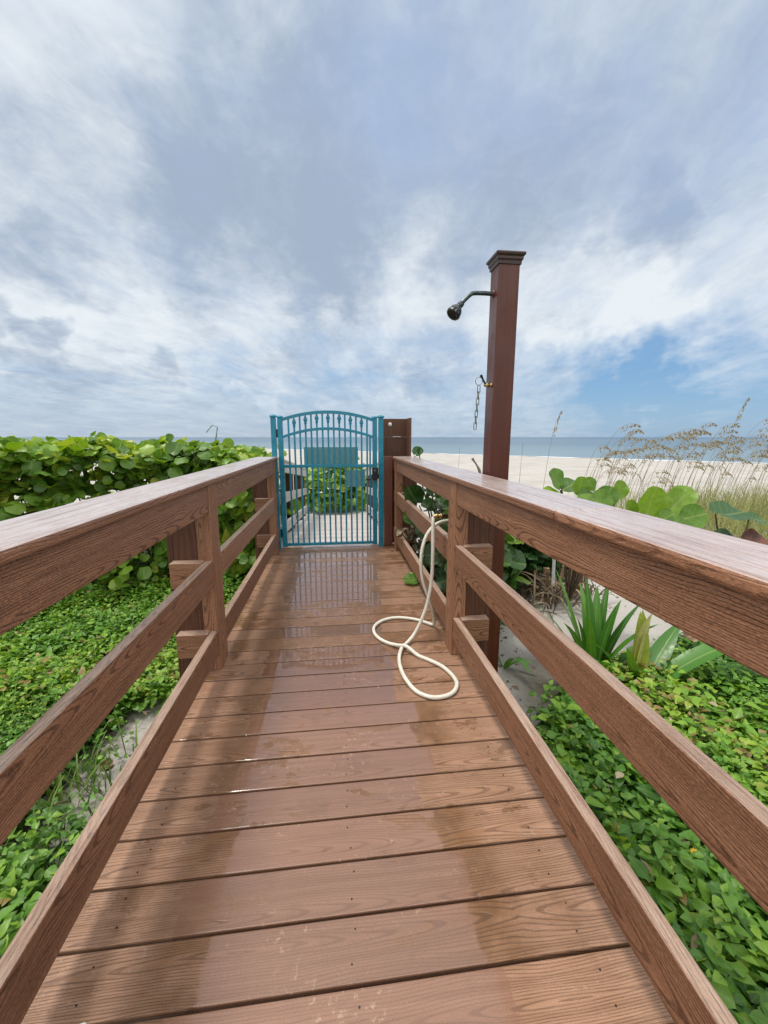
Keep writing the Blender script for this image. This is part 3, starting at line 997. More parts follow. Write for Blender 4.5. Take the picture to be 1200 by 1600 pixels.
# ------------------------------------------------------------------ foliage
def fan_leaf(n=12, ecc=1.0, notch=.12, cup=.12, wav=.05, pointed=0.0):
    """round leaf with a notched base; stalk end at the origin, grows along +Y, about 1 long"""
    vs = [(0, .5, -cup * .55)]
    uv = [(0, .5)]
    for i in range(n):
        a = -math.pi / 2 + 2 * math.pi * i / n
        r = .5
        if i == 0: r = .5 - notch
        x = math.cos(a) * r * ecc
        y = .5 + math.sin(a) * r
        if pointed and abs(a - math.pi / 2) < .3: y += pointed
        z = cup * (x * x * 2.2) + wav * math.sin(a * 5 + 1.0) - .18 * max(0, y - .5) ** 2
        vs.append((x, y, z)); uv.append((x, y))
    fs = [(0, i + 1, (i + 1) % n + 1) for i in range(n)]
    return np.array(vs), np.array(fs), np.array(uv)


def wed_leaf():
    P = [(0, 0), (.21, .16), (.33, .36), (.285, .48), (.20, .70), (0, 1.0), (-.20, .70), (-.285, .48), (-.33, .36), (-.21, .16)]
    vs = [(0, .12, 0), (0, .5, -.03), (0, .78, -.04)]
    vs += [(x, y, abs(x) * .38 - .16 * y * y + .03 * math.sin(7 * y)) for x, y in P]
    o = 3
    fs = [(0, o + 0, o + 1), (0, o + 1, 1), (1, o + 1, o + 2), (1, o + 2, o + 3), (1, o + 3, 2), (2, o + 3, o + 4), (2, o + 4, o + 5),
          (2, o + 5, o + 6), (2, o + 6, o + 7), (2, o + 7, 1), (1, o + 7, o + 8), (1, o + 8, o + 9), (1, o + 9, 0), (0, o + 9, o + 0)]
    uv = [(v[0], v[1]) for v in vs]
    return np.array(vs), np.array(fs), np.array(uv)


def small_leaf():
    vs = [(0, 0, 0), (.27, .38, .09), (.20, .7, .05), (0, 1.0, -.12), (-.20, .7, .05), (-.27, .38, .09), (0, .5, -.02)]
    fs = [(6, 0, 1), (6, 1, 2), (6, 2, 3), (6, 3, 4), (6, 4, 5), (6, 5, 0)]
    return np.array(vs), np.array(fs), np.array([(v[0], v[1]) for v in vs])


def orient(direc, normal):
    """rows: frames with local Y along direc, Z near normal -> (N,3,3) column matrices"""
    y = direc / (np.linalg.norm(direc, axis=1, keepdims=True) + 1e-9)
    z = normal - y * np.sum(normal * y, axis=1, keepdims=True)
    z = z / (np.linalg.norm(z, axis=1, keepdims=True) + 1e-9)
    x = np.cross(y, z)
    return np.stack([x, y, z], axis=2)


def scatter(name, tmpl, mats, pos, size, tint, m, parent=None, kind=None, smooth=True):
    vs, fs, uv = tmpl
    N, nv, nf = len(pos), len(vs), len(fs)
    V = np.einsum('nij,vj->nvi', mats, vs) * size[:, None, None] + pos[:, None, :]
    off = np.array(origin(parent)) if parent else np.zeros(3)
    V = (V - off).reshape(-1, 3)
    F = (fs[None] + (np.arange(N) * nv)[:, None, None]).reshape(-1)
    me = bpy.data.meshes.new(name)
    me.vertices.add(N * nv); me.vertices.foreach_set('co', V.astype(np.float32).ravel())
    k3 = fs.shape[1]
    me.loops.add(N * nf * k3); me.loops.foreach_set('vertex_index', F.astype(np.int32))
    me.polygons.add(N * nf)
    me.polygons.foreach_set('loop_start', (np.arange(N * nf) * k3).astype(np.int32))
    me.polygons.foreach_set('use_smooth', np.full(N * nf, smooth))
    ul = me.uv_layers.new(name='grain')
    U = np.tile(uv[fs.reshape(-1)], (N, 1))
    ul.data.foreach_set('uv', U.astype(np.float32).ravel())
    at = me.attributes.new('tint', 'FLOAT', 'POINT')
    at.data.foreach_set('value', np.repeat(tint, nv).astype(np.float32))
    me.materials.append(m)
    me.update(calc_edges=True); me.validate()
    o = link(name, me, parent)
    if kind: o['kind'] = kind
    return o


def unit(v): return v / (np.linalg.norm(v, axis=-1, keepdims=True) + 1e-9)


def n2d(x, y, s, seed=0.0):
    return np.array([mnoise.noise(Vector((a * s, b * s, seed))) for a, b in zip(x, y)])


GZ = lambda x, y: np.array([gz(a, b) for a, b in zip(x, y)])


# creeping cover -----------------------------------------------------------
def creeper(name, X, Y, hmin, hmax, leaf, per, lab, seed, tmul=1.0):
    n = len(X)
    base = GZ(X, Y)
    hn = n2d(X, Y, 2.4, seed) * .5 + .5
    hn2 = n2d(X, Y, 8.0, seed + 3) * .5 + .5
    H = hmin + (hmax - hmin) * np.clip(hn * .7 + hn2 * .3 + rng.uniform(-.15, .15, n), 0, 1)
    pos, direc, nor, size, tint = [], [], [], [], []
    lean = rng.normal(0, .35, (n, 2))
    tb = np.clip(.54 + .42 * (n2d(X, Y, 1.2, seed + 9)) + rng.normal(0, .12, n), .02, .98)
    ph = rng.uniform(0, 2 * np.pi, n)
    szs = np.clip(np.exp(rng.normal(0, .28, n) + .45 * n2d(X, Y, 1.6, seed + 5)), .5, 1.9)
    for j in range(per):
        lev = j // 2
        a = ph + (j % 2) * np.pi + lev * np.pi / 2 + rng.normal(0, .3, n)
        frac = 1.0 - lev * .24
        z = base + H * frac + rng.normal(0, .008, n)
        r = .012 + .01 * lev
        px = X + lean[:, 0] * H * frac + np.cos(a) * r
        py = Y + lean[:, 1] * H * frac + np.sin(a) * r
        el = rng.normal(.30 - .12 * lev, .32, n)
        d = np.stack([np.cos(a) * np.cos(el), np.sin(a) * np.cos(el), np.sin(el)], 1)
        nn = np.stack([-np.cos(a) * np.sin(el), -np.sin(a) * np.sin(el), np.cos(el)], 1) + rng.normal(0, .28, (n, 3))
        pos.append(np.stack([px, py, z], 1)); direc.append(d); nor.append(nn)
        size.append(leaf * szs * rng.uniform(.62, 1.25, n) * (.72 + .16 * min(lev, 3)))
        tint.append(np.clip(tb + .10 * (1 - lev) + rng.normal(0, .12, n), 0, 1) * tmul)
    o = scatter(name, wed_leaf(), orient(np.concatenate(direc), np.concatenate(nor)), np.concatenate(pos), np.concatenate(size), np.concatenate(tint), M['wed'])
    tag(o, lab, 'ground cover', None, 'stuff')
    return o


def pick(n, x0, x1, ya, yb, fn):
    X = rng.uniform(x0, x1, n); Y = rng.uniform(ya, yb, n)
    k = fn(X, Y)
    return X[k], Y[k]


# right-hand creeper: from the deck edge outwards, bare sand strip beyond it
def rightmask(X, Y):
    wob = .22 * n2d(X, Y, 2.2, 4) + .10 * n2d(X, Y, 7, 8)
    edge = np.where(X < 1.9, 1.68 + (X - .8) * .76, 2.45 + (X - 1.9) * .38)
    k = (Y < edge + wob)
    # thinner scatter against the deck
    thin = (X < 1.25) & (rng.uniform(0, 1, len(X)) > np.clip((X - .78) / .26, .2, 1))
    return k & ~thin


Xr, Yr = pick(13500, .80, 5.2, -.3, 3.9, rightmask)
creeper('ground_cover', Xr, Yr, .06, .29, .064, 8, 'leafy bright green creeper with small yellow flowers beside the shower-side railing', 1.0)


def leftmask(X, Y):
    wob = .16 * n2d(X, Y, 2.0, 14) + .10 * n2d(X, Y, 6, 2)
    k = X < -1.02 + wob
    bare = ((X + 1.22) / .30) ** 2 + ((Y - 2.1) / .55) ** 2 < .75 + wob * 2
    gapx = ((X + 1.35) / .22) ** 2 + ((Y - 1.75) / .25) ** 2 < .9
    k &= ~(bare & (rng.uniform(0, 1, len(X)) > .05)) & ~(gapx & (rng.uniform(0, 1, len(X)) > .3))
    return k


Xl, Yl = pick(22000, -6.5, -.80, .4, 5.9, leftmask)
creeper('ground_cover', Xl, Yl, .08, .29, .046, 8, 'dense green creeper carpet between the hedge-side railing and the round-leaf hedge', 2.0)


# sea grape bushes ------------------------------------------------------------
def grape_bush(root, pts, nrm, size, mat_key, tint, stems, name='foliage', leafn=14):
    N = len(pts)
    d = unit(np.stack([nrm[:, 0], nrm[:, 1], np.zeros(N)], 1) * .7 + rng.normal(0, .7, (N, 3)) * np.array([1, 1, .5]))
    nn = unit(nrm + rng.normal(0, .38, (N, 3)))
    mats = orient(d, nn)
    # centre leaf on its point
    half = N // 2
    t1 = fan_leaf(leafn, 1.06, .13, .30, .035)
    t2 = fan_leaf(leafn, .96, .07, -.20, .055)
    a = scatter(name, t1, mats[:half], pts[:half], size[:half], tint[:half], M[mat_key], root)
    b = scatter(name, t2, mats[half:], pts[half:], size[half:], tint[half:], M[mat_key], root)
    st = MB()
    for (p, q, r) in stems:
        p, q = Vector(p), Vector(q)
        mid = (p + q) / 2 + Vector(rng.normal(0, .06, 3))
        st.tube(catmull([p, mid, q], 4), [r * (1 - .5 * i / 8) for i in range(9)], 5, False)
    if stems: st.build('branch', M['stem'], root)
    return a, b


# hedge to the left
def hedge_front(x):
    return np.interp(x, [-12, -8, -5, -3.6, -2.5, -1.7, -1.0], [3.2, 3.3, 3.55, 3.9, 4.45, 4.75, 4.55])


def hedge_top(x, y):
    t = np.interp(x, [-9, -4, -2.6, -1.7, -1.1, -.9], [1.25, 1.20, 1.14, 1.10, 1.00, .80])
    return t + .10 * n2d(x, y, 1.1, 20) + .05 * n2d(x, y, 3.5, 21) - .035 * np.clip(y - 6, 0, 4)


nH = 12000
hx = np.where(rng.uniform(0, 1, nH) < .75, rng.uniform(-5.5, -.93, nH), rng.uniform(-10, -.93, nH))
fr = hedge_front(hx) + .22 * n2d(hx, hx * 0 + 3, 1.3, 31)
dep = rng.exponential(.85, nH)
dep = np.clip(dep, 0, 5.0)
hy = fr + dep
top = hedge_top(hx, hy)
kind_ = rng.uniform(0, 1, nH)
edge = np.clip(1 - dep / .8, 0, 1)
ground_h = GZ(hx, hy)
tz = top - np.abs(rng.normal(0, .10, nH))
fz = ground_h + .02 + (top - ground_h) * rng.uniform(0, 1, nH) ** .9
useface = kind_ < (.42 + .48 * edge)
hzv = np.where(useface, fz, tz)
# shoulders of the hedge lean back towards the top
lean_ = np.clip((hzv - .55) / .8, 0, 1) ** 2 * .55
hy = np.where(useface & (edge > .2), hy + lean_, hy)
lump3 = np.array([mnoise.noise(Vector((a * 1.7, b * 2.6, c_ * .6 + 40))) for a, b, c_ in zip(hx, hzv, hy)])
hy = hy + np.where(useface, .55 * lump3, .25 * lump3)
hzv = hzv + np.where(useface, 0, .16 * n2d(hx, hy, 2.6, 51))
keep_ = (lump3 > -.22) | (rng.uniform(0, 1, nH) < .35) | (hzv > hedge_top(hx, hy) - .12)
hx, hy, hzv, useface, edge = hx[keep_], hy[keep_], hzv[keep_], useface[keep_], edge[keep_]
nH = len(hx)
nr = np.where(useface[:, None], np.stack([np.full(nH, .12), np.full(nH, -.75), np.full(nH, .62)], 1), np.stack([np.full(nH, .05), np.full(nH, -.30), np.full(nH, .95)], 1))
cl = n2d(hx * 1.0, hzv * 1.3 + hy, 1.6, 44)
ti = np.clip(.58 + .42 * cl + rng.normal(0, .24, nH), 0, 1)
hs_ = rng.uniform(.075, .175, nH)
hs_ = np.where(rng.uniform(0, 1, nH) < .15, rng.uniform(.05, .10, nH), hs_)
hed = empty('sea_grape_hedge', (-3, 5.2, -.5), 'wide dense hedge of round light green sea grape leaves beside the railing', 'hedge')
stems = []
for _ in range(90):
    i = rng.integers(0, nH)
    p = (hx[i] + rng.normal(0, .2), max(hy[i] + .3, 4), -.5)
    stems.append((p, (hx[i], hy[i], hzv[i]), .011))
grape_bush(hed, np.stack([hx, hy, hzv], 1), nr, hs_, 'grape', ti, stems)


def mound_bush(name, c, rad, h, n, smin, smax, key, lab, cat='bush', tmean=.45, base=None, flat=.9, nstem=14, low=.05):
    """a free-standing bush: leaves through a lumpy dome"""
    b = gz(c[0], c[1]) if base is None else base
    u = rng.normal(0, 1, (n, 3)); u = unit(u); u[:, 2] = np.abs(u[:, 2])
    lump = 1 + .28 * np.array([mnoise.noise(Vector(q * 1.9) + Vector((c[0], c[1], 0))) for q in u])
    rr_ = rng.uniform(.55, 1.0, n) ** .6
    P = np.stack([c[0] + u[:, 0] * rad[0] * rr_ * lump, c[1] + u[:, 1] * rad[1] * rr_ * lump, b + low + u[:, 2] * (h - low) * rr_ * lump], 1)
    nr = unit(u * np.array([.8, .8, .6]) + np.array([0, -.1, .55]))
    root = empty(name, (c[0], c[1], b), lab, cat)
    ti = np.clip(tmean + rng.normal(0, .22, n), 0, 1)
    st = [((c[0] + rng.normal(0, .12), c[1] + rng.normal(0, .12), b - .05), tuple(P[rng.integers(0, n)]), .010) for _ in range(nstem)]
    grape_bush(root, P, nr, rng.uniform(smin, smax, n), key, ti, st)
    return root


mound_bush('sea_grape_bush', (.02, 10.3), (.95, .9), 1.32, 1100, .10, .19, 'grape', 'bright green sea grape bush seen through the gate bars at the foot of the ramp', tmean=.55)
mound_bush('sea_grape_bush', (-1.35, 6.6), (.62, 1.1), 1.30, 600, .11, .20, 'grape', 'sea grape bush just beyond the gate hinges, rising over the pale ramp railing', tmean=.55)
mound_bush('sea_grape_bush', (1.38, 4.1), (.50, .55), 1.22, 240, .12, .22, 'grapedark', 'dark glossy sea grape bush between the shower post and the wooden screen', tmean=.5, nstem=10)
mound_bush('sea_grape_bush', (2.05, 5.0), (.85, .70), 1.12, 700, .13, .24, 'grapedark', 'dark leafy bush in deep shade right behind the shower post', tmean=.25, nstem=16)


# big-leaved sprigs showing over the right handrail
def leaf_obj(name, root, c, size, direc, nrm, key, tint, stalk_from, tw=14, cup=.14, ecc=1.05):
    t = fan_leaf(22, ecc, .14, cup, .03)
    m = orient(np.array([direc], float), np.array([nrm], float))
    scatter(name, t, m, np.array([c], float), np.array([size]), np.array([tint]), M[key], root)


def sprig(lab, base, leaves, key, name='sea_grape_plant', cat='plant'):
    root = empty(name, base, lab, cat)
    st = MB()
    for (c, s, d, n, tint, k) in leaves:
        leaf_obj('leaf', root, c, s, d, n, k or key, tint, base)
        st.tube(catmull([base, ((base[0] * .45 + c[0] * .55), (base[1] * .5 + c[1] * .5), base[2] * .4 + c[2] * .6), c], 5), [.011 - .0005 * i for i in range(11)], 6, False)
    st.build('stem', M['stem'], root)
    return root


CR = cam.rotation_euler.to_matrix()


def at(px, py, Y):
    d = CR @ Vector(((px - 600) / 640.0, -(py - 800) / 640.0, -1.0))
    return Vector((0, 0, EYE)) + d * (Y / d.y)


def L(px, py, Y, s, d, n, tint, k=None):
    if px < 760:
        while at(px, py, Y).x < .80: Y += .05
        s *= 1.15
    return (tuple(at(px, py, Y)), s, d, n, tint, k)


sprig('cluster of broad pale green leaves peeping over the middle of the shower-side handrail', (3.40, 3.05, -.52), [
    L(1010, 808, 3.05, .26, (.2, -.1, 1), (.1, -1, .35), .70), L(1045, 800, 3.1, .24, (.8, .1, .7), (-.1, -1, .3), .62), L(985, 812, 3.1, .17, (-.1, 0, 1), (.3, -1, .2), .68),
    L(1060, 790, 3.2, .20, (.5, .2, .8), (-.6, -.8, .1), .55), L(955, 797, 3.15, .20, (-1, 0, .1), (.1, -.9, .6), .55, 'grape'), L(1040, 822, 2.95, .22, (.9, -.2, -.15), (0, -.7, .75), .25),
    L(1062, 812, 2.98, .20, (.6, -.2, .2), (-.2, -.9, .4), .35), L(1030, 815, 3.0, .15, (1, 0, .5), (0, -.9, .5), .45)], 'grape')
sprig('sea grape sprig with two upright leaves over the handrail near the shower post', (2.35, 3.75, -.45), [
    L(878, 763, 3.4, .20, (-.55, 0, .8), (.5, -.8, .2), .40), L(876, 766, 3.4, .18, (.9, .1, .45), (-.3, -.5, .8), .10), L(905, 775, 3.3, .17, (.1, 0, 1), (.1, -.9, .5), .6),
    L(880, 776, 3.3, .20, (-1, -.1, .15), (0, -.5, .85), .70), L(935, 782, 3.25, .20, (-.9, -.1, .1), (.1, -.7, .7), .18), L(925, 770, 3.35, .15, (-.4, 0, .9), (.2, -.9, .4), .45),
    L(900, 786, 3.2, .20, (.9, -.2, .0), (.0, -.6, .8), .5), L(958, 793, 3.1, .22, (-.8, 0, .35), (.2, -.9, .4), .48), L(940, 790, 3.2, .18, (.3, 0, .6), (-.2, -.9, .4), .25),
    L(975, 806, 3.0, .20, (-.9, 0, .0), (.0, -.6, .8), .12), L(965, 780, 3.3, .17, (.2, .1, .9), (.2, -.9, .3), .62)], 'grape')
sprig('sea grape shoot with one flat umbrella-like leaf over the handrail near the picture edge', (3.35, 2.95, -.45), [
    L(1118, 803, 2.95, .30, (1, .1, .05), (.0, -.35, .95), .35), L(1170, 808, 3.0, .16, (1, 0, -.2), (0, -.5, .9), .55), L(1150, 858, 2.85, .24, (-1, 0, .45), (.2, -.8, .5), .02),
    L(1150, 850, 2.9, .20, (-.7, -.2, .1), (.2, -.8, .4), .30), L(1175, 862, 2.8, .17, (1, .1, .3), (0, -.7, .7), .85)], 'grapedark')
rl2 = empty('red_leaf', at(1175, 852, 2.75), 'curled reddish brown dying sea grape leaf above the handrail at the picture edge', 'leaf')
leaf_obj('blade', rl2, tuple(at(1160, 860, 2.75)), .22, (1, .1, .5), (-.3, -.8, .4), 'grapedark', 0, None, cup=.35)
rl2.children[0].data.materials[0] = simple('red_leaf_skin', (0.16, 0.055, 0.035), .5, var=.3, nscale=16)

sprig('sea grape shoot with a single pointed leaf above the handrail beside the wooden screen', (1.25, 4.6, -.45), [
    L(648, 712, 4.5, .10, (.5, 0, .8), (-.4, -.8, .3), .3), L(655, 710, 4.5, .07, (.2, 0, 1), (.4, -.8, .3), .2)], 'grapedark')
sprig('leafy sea grape shoots pushing against the railing behind the hose', (1.15, 3.3, -.45), [
    L(655, 790, 3.5, .20, (-.5, -.2, .8), (.2, -.9, .3), .35), L(675, 775, 3.4, .20, (.5, 0, .8), (0, -.9, .4), .55), L(688, 790, 3.3, .17, (.8, 0, .2), (-.1, -.8, .6), .7),
    L(640, 775, 3.7, .18, (-.2, 0, 1), (.6, -.7, .2), .15), L(660, 812, 3.3, .17, (-.9, -.1, .2), (.1, -.7, .7), .45), L(690, 815, 3.2, .13, (1, -.1, .4), (-.1, -.8, .5), .9),
    L(640, 880, 3.1, .20, (-.4, -.5, -.3), (.1, -.6, .8), .3), L(660, 870, 3.2, .18, (.6, -.2, .2), (0, -.8, .5), .4), L(630, 870, 3.3, .18, (-.8, -.2, .2), (.3, -.8, .5), .2),
    L(655, 905, 3.0, .17, (.3, -.6, -.2), (0, -.5, .8), .35), L(670, 760, 3.7, .16, (.2, 0, 1), (-.4, -.8, .2), .5)], 'grapedark')
sprig('low green leaf poking under the railing onto the far deck boards', (.80, 3.35, -.45), [
    ((.70, 3.36, .035), .14, (-1, -.1, .03), (.05, -.3, .9), .22, 'grape'), ((.70, 3.45, .03), .09, (-1, .4, .1), (.1, -.3, .9), .4, 'grape')], 'grape')
# dried seed cluster behind the far bay
dc = empty('dried_flower_cluster', at(650, 836, 4.1), 'tan crumpled dried leaf cluster behind the far bay of the shower-side railing', 'dry plant')
n = 60
P_ = np.array(at(648, 836, 4.1))[None] + rng.normal(0, 1, (n, 3)) * np.array([.09, .05, .05])
scatter('dry_bract', fan_leaf(8, .8, .1, .5, .12), orient(rng.normal(0, 1, (n, 3)), rng.normal(0, 1, (n, 3)) + [0, -.6, .6]), P_, rng.uniform(.04, .09, n), rng.uniform(.3, 1, n), M['straw'], dc)
MB().tube([tuple(at(648, 836, 4.1)), (1.0, 4.2, -.5)], .006, 5).build('stalk', M['stem'], dc)
nl = 240
hxx = rng.uniform(.92, 1.35, nl); hyy = rng.uniform(2.9, 4.3, nl); hzz = rng.uniform(-.45, .78, nl)
lb = empty('low_sea_grape', (1.1, 3.6, -.5), 'shaded low sea grape leaves behind the far bay of the shower-side railing', 'bush')
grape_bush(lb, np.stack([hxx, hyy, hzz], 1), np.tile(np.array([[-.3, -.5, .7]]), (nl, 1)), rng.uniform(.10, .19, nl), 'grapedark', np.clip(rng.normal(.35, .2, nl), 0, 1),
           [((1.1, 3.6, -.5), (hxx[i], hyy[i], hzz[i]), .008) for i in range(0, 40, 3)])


# strap-leaved lilies -----------------------------------------------------------
def strap_verts(base, az, length, width, up, curl, n=9, twist=0.0, fold=.25):
    """one blade: arcs outwards from base"""
    pts, wid = [], []
    p = Vector(base); el = up
    for i in range(n + 1):
        t = i / n
        pts.append(p.copy())
        wid.append(width * (math.sin(math.pi * min(1, .18 + .82 * t) * .98) ** .75 if t > .05 else .55) * (1 - .15 * t) if t < 1 else .002)
        d = Vector((math.cos(az) * math.cos(el), math.sin(az) * math.cos(el), math.sin(el)))
        p = p + d * (length / n)
        el -= curl / n * (0.4 + 1.6 * t)
    side = Vector((-math.sin(az), math.cos(az), 0))
    vs, uv = [], []
    for i, (q, wd) in enumerate(zip(pts, wid)):
        t = i / n
        sd_ = (side * math.cos(twist * t) + Vector((0, 0, 1)) * math.sin(twist * t)).normalized()
        dd = (pts[min(i + 1, n)] - pts[max(i - 1, 0)]).normalized()
        nn = sd_.cross(dd).normalized()
        vs += [q - sd_ * wd / 2 + nn * wd * fold * -.5, q, q + sd_ * wd / 2 + nn * wd * fold * -.5]
        uv += [(-.5, t), (0, t), (.5, t)]
    fs = []
    for i in range(n):
        a = i * 3
        fs += [(a, a + 1, a + 4, a + 3), (a + 1, a + 2, a + 5, a + 4)]
    return vs, fs, uv


def blades(name, specs, m, parent, tints):
    mb = MB(); tn = []
    for sp, ti_ in zip(specs, tints):
        vs, fs, uv = strap_verts(*sp)
        mb.add(vs, fs, [[uv[k] for k in f] for f in fs], True)
        tn += [ti_] * len(vs)
    o = mb.build(name, m, parent)
    at_ = o.data.attributes.new('tint', 'FLOAT', 'POINT')
    at_.data.foreach_set('value', tn)
    return o


def lily(lab, base, specs, cat='plant'):
    root = empty('lily_plant', base, lab, cat)
    for sp in specs:
        az, ln, wd, up, curl = sp[:5]
        ln *= 1.4; wd *= 1.75
        tw = sp[5] if len(sp) > 5 else random.uniform(-.4, .4)
        b = (base[0] + math.cos(az) * .02, base[1] + math.sin(az) * .02, base[2])
        blades('leaf', [(b, az, ln, wd, up, curl, 10, tw)], M['strap'], root, [random.uniform(.1, .8)])
    return root


lb1 = (1.80, 2.50, gz(1.80, 2.50))
lily('tall clump of upright green strap leaves on bare sand behind the middle rail', lb1, [
    (R(100), .56, .060, R(86), .25), (R(60), .50, .055, R(80), .3), (R(150), .50, .055, R(76), .35), (R(200), .46, .05, R(70), .5), (R(20), .46, .055, R(78), .4),
    (R(175), .55, .04, R(52), .6), (R(250), .42, .055, R(62), .9), (R(300), .40, .055, R(55), 1.3), (R(215), .42, .05, R(50), 1.2), (R(340), .36, .05, R(60), .9), (R(120), .60, .035, R(72), .2), (R(80), .52, .045, R(75), .5),
    (R(10), .50, .045, R(68), .5), (R(165), .52, .045, R(66), .5), (R(190), .40, .05, R(80), .3), (R(0), .44, .05, R(84), .25), (R(225), .50, .04, R(74), .45), (R(330), .46, .045, R(70), .6), (R(140), .44, .05, R(58), .9), (R(45), .56, .04, R(74), .3)])
lb2 = (2.03, 2.33, gz(2.03, 2.33))
l2 = lily('strap-leaved lily with a pale yellow-green bud and one long leaf over the creeper', lb2, [
    (R(25), .46, .085, R(48), .35, .5), (R(-4), .80, .085, R(42), 1.05, .3), (R(150), .34, .06, R(60), .5), (R(205), .34, .05, R(72), .3), (R(60), .30, .09, R(40), .6), (R(300), .22, .06, R(45), .8), (R(-25), .34, .07, R(25), .5)])
bb = (2.03, 2.36, lb2[2] + .06)
blades('bud', [(bb, R(a), .56, .12, R(u), c, 9, tw, .6) for a, u, c, tw in ((90, 88, -.02, 0), (200, 86, .02, .5), (330, 86, .05, -.5), (270, 85, .05, .1))], M['bud'], l2, [.2, .5, .7, .9])
sp_ = (1.25, 2.75, gz(1.25, 2.75))
lily('small lone sprout of short green leaves on bare sand beside the shower post foot', sp_, [
    (R(280), .26, .040, R(66), 2.0), (R(150), .20, .03, R(66), .7), (R(330), .16, .028, R(50), 1.4)])

# dead grass clump with stubs, stake
dg = empty('dead_grass_clump', (2.35, 3.95, gz(2.35, 3.95)), 'tangle of brown withered strap leaves and cut stubs on sand before the dark bush', 'dry plant')
specs, tn = [], []
for i in range(170):
    a = rng.uniform(0, 2 * math.pi); r = rng.uniform(0, .45)
    x, y = 2.30 + r * math.cos(a) * 1.15, 3.95 + r * math.sin(a) * .7
    specs.append(((x, y, gz(x, y) + rng.uniform(0, .10)), rng.uniform(0, 6.28), rng.uniform(.18, .5), rng.uniform(.010, .03), rng.uniform(.2, 1.3), rng.uniform(.8, 2.8), 7, rng.uniform(-1.5, 1.5)))
    tn.append(float(np.clip(rng.normal(.35, .3), 0, 1)))
blades('withered_leaf', specs, M['straw'], dg, tn)
sb = MB()
for i in range(9):
    x, y = 2.38 + rng.uniform(-.22, .35), 4.05 + rng.uniform(-.15, .2)
    b = gz(x, y)
    sb.tube([(x, y, b - .03), (x + rng.normal(0, .04), y, b + rng.uniform(.22, .5))], [.024, .018], 7)
sb.build('cut_stub', M['dead'], dg)
tag(MB().tube([tuple(at(864, 915, 3.9)), tuple(at(866, 870, 3.9))], .016, 10).build('marker_stake', M['white']),
    'short white stake standing in the dead brown leaves under the handrail', 'stake')

# loose dead leaves -----------------------------------------------------------------
for (x, y, z, s, lab) in ((2.62, 2.62, -.25, .16, 'pale curled dead leaf lying on the creeper beside the lily'),
                          (-1.30, 2.08, -.485, .07, 'small rust-coloured dead leaf on the bare sand outside the hedge-side railing')):
    o = scatter('dead_leaf', fan_leaf(12, .8, .1, .5, .08), orient(np.array([[.8, .3, .1]]), np.array([[.1, -.6, .8]])), np.array([[x, y, z]]), np.array([s]), np.array([.9]), M['dead'])
    tag(o, lab, 'leaf')
lf = scatter('dead_leaf', fan_leaf(9, .55, .1, .3, .04), orient(np.array([[1, .15, .0]]), np.array([[0, 0, 1.]])), np.array([[-.585, .742, .004]]), np.array([.022]), np.array([.9]), M['white'])
tag(lf, 'tiny pale fleck of leaf lying in a plank gap by the bottom rail', 'leaf')


# litter on the sand
n = 260
X, Y = np.concatenate([rng.uniform(.95, 3.2, n - 80), rng.uniform(-1.6, -1.0, 80)]), np.concatenate([rng.uniform(2.1, 4.3, n - 80), rng.uniform(1.4, 2.9, 80)])
o = scatter('leaf_litter', small_leaf(), orient(np.stack([rng.normal(0, 1, n), rng.normal(0, 1, n), rng.normal(0, .1, n)], 1), np.stack([rng.normal(0, .3, n), rng.normal(0, .3, n), np.ones(n)], 1)),
            np.stack([X, Y, GZ(X, Y) + .006], 1), rng.uniform(.012, .05, n), rng.uniform(0, .6, n), M['straw'])
tag(o, 'dry brown leaf bits scattered over the bare sand patches', 'litter', None, 'stuff')


n = 190
X = np.concatenate([rng.uniform(.95, 3.4, 90), rng.uniform(-3.6, -1.1, 100)]); Y = np.concatenate([rng.uniform(.5, 2.3, 90), rng.uniform(.9, 4.4, 100)])
o = scatter('leaf_litter', small_leaf(), orient(np.stack([rng.normal(0, 1, n), rng.normal(0, 1, n), rng.normal(0, .4, n)], 1), np.stack([rng.normal(0, .5, n), rng.normal(0, .5, n), np.ones(n)], 1)),
            np.stack([X, Y, GZ(X, Y) + rng.uniform(.10, .24, n)], 1), rng.uniform(.03, .075, n), rng.uniform(.2, 1, n), M['straw'])
tag(o, 'withered brown leaves caught in the green creeper', 'litter', None, 'stuff')


# yellow flowers ---------------------------------------------------------------------
def flower_proto():
    root = empty('yellow_flower', (0, 0, 0), None, None)
    vs, fs = [], []
    for kx in range(9):
        a = 2 * math.pi * kx / 9
        c, s_ = math.cos(a), math.sin(a)
        o_ = len(vs)
        for (r, w_, z) in ((.004, -.002, 0), (.004, .002, 0), (.014, .0045, .002), (.021, .0015, .0), (.021, -.0015, 0), (.014, -.0045, .002)):
            vs.append((c * r - s_ * w_, s_ * r + c * w_, z))
        fs.append(tuple(range(o_, o_ + 6)))
    MB().add(vs, fs).build('petals', M['petal'], root)
    MB().lathe((0, 0, -.002), (0, 0, 1), [(0, .006), (.004, .006), (.007, .003)], 10).build('flower_centre', M['eye'], root)
    MB().tube([(0, 0, -.002), (.006, .0, -.10), (.01, 0, -.22)], .0016, 5).build('flower_stalk', M['greenstem'], root)
    return root


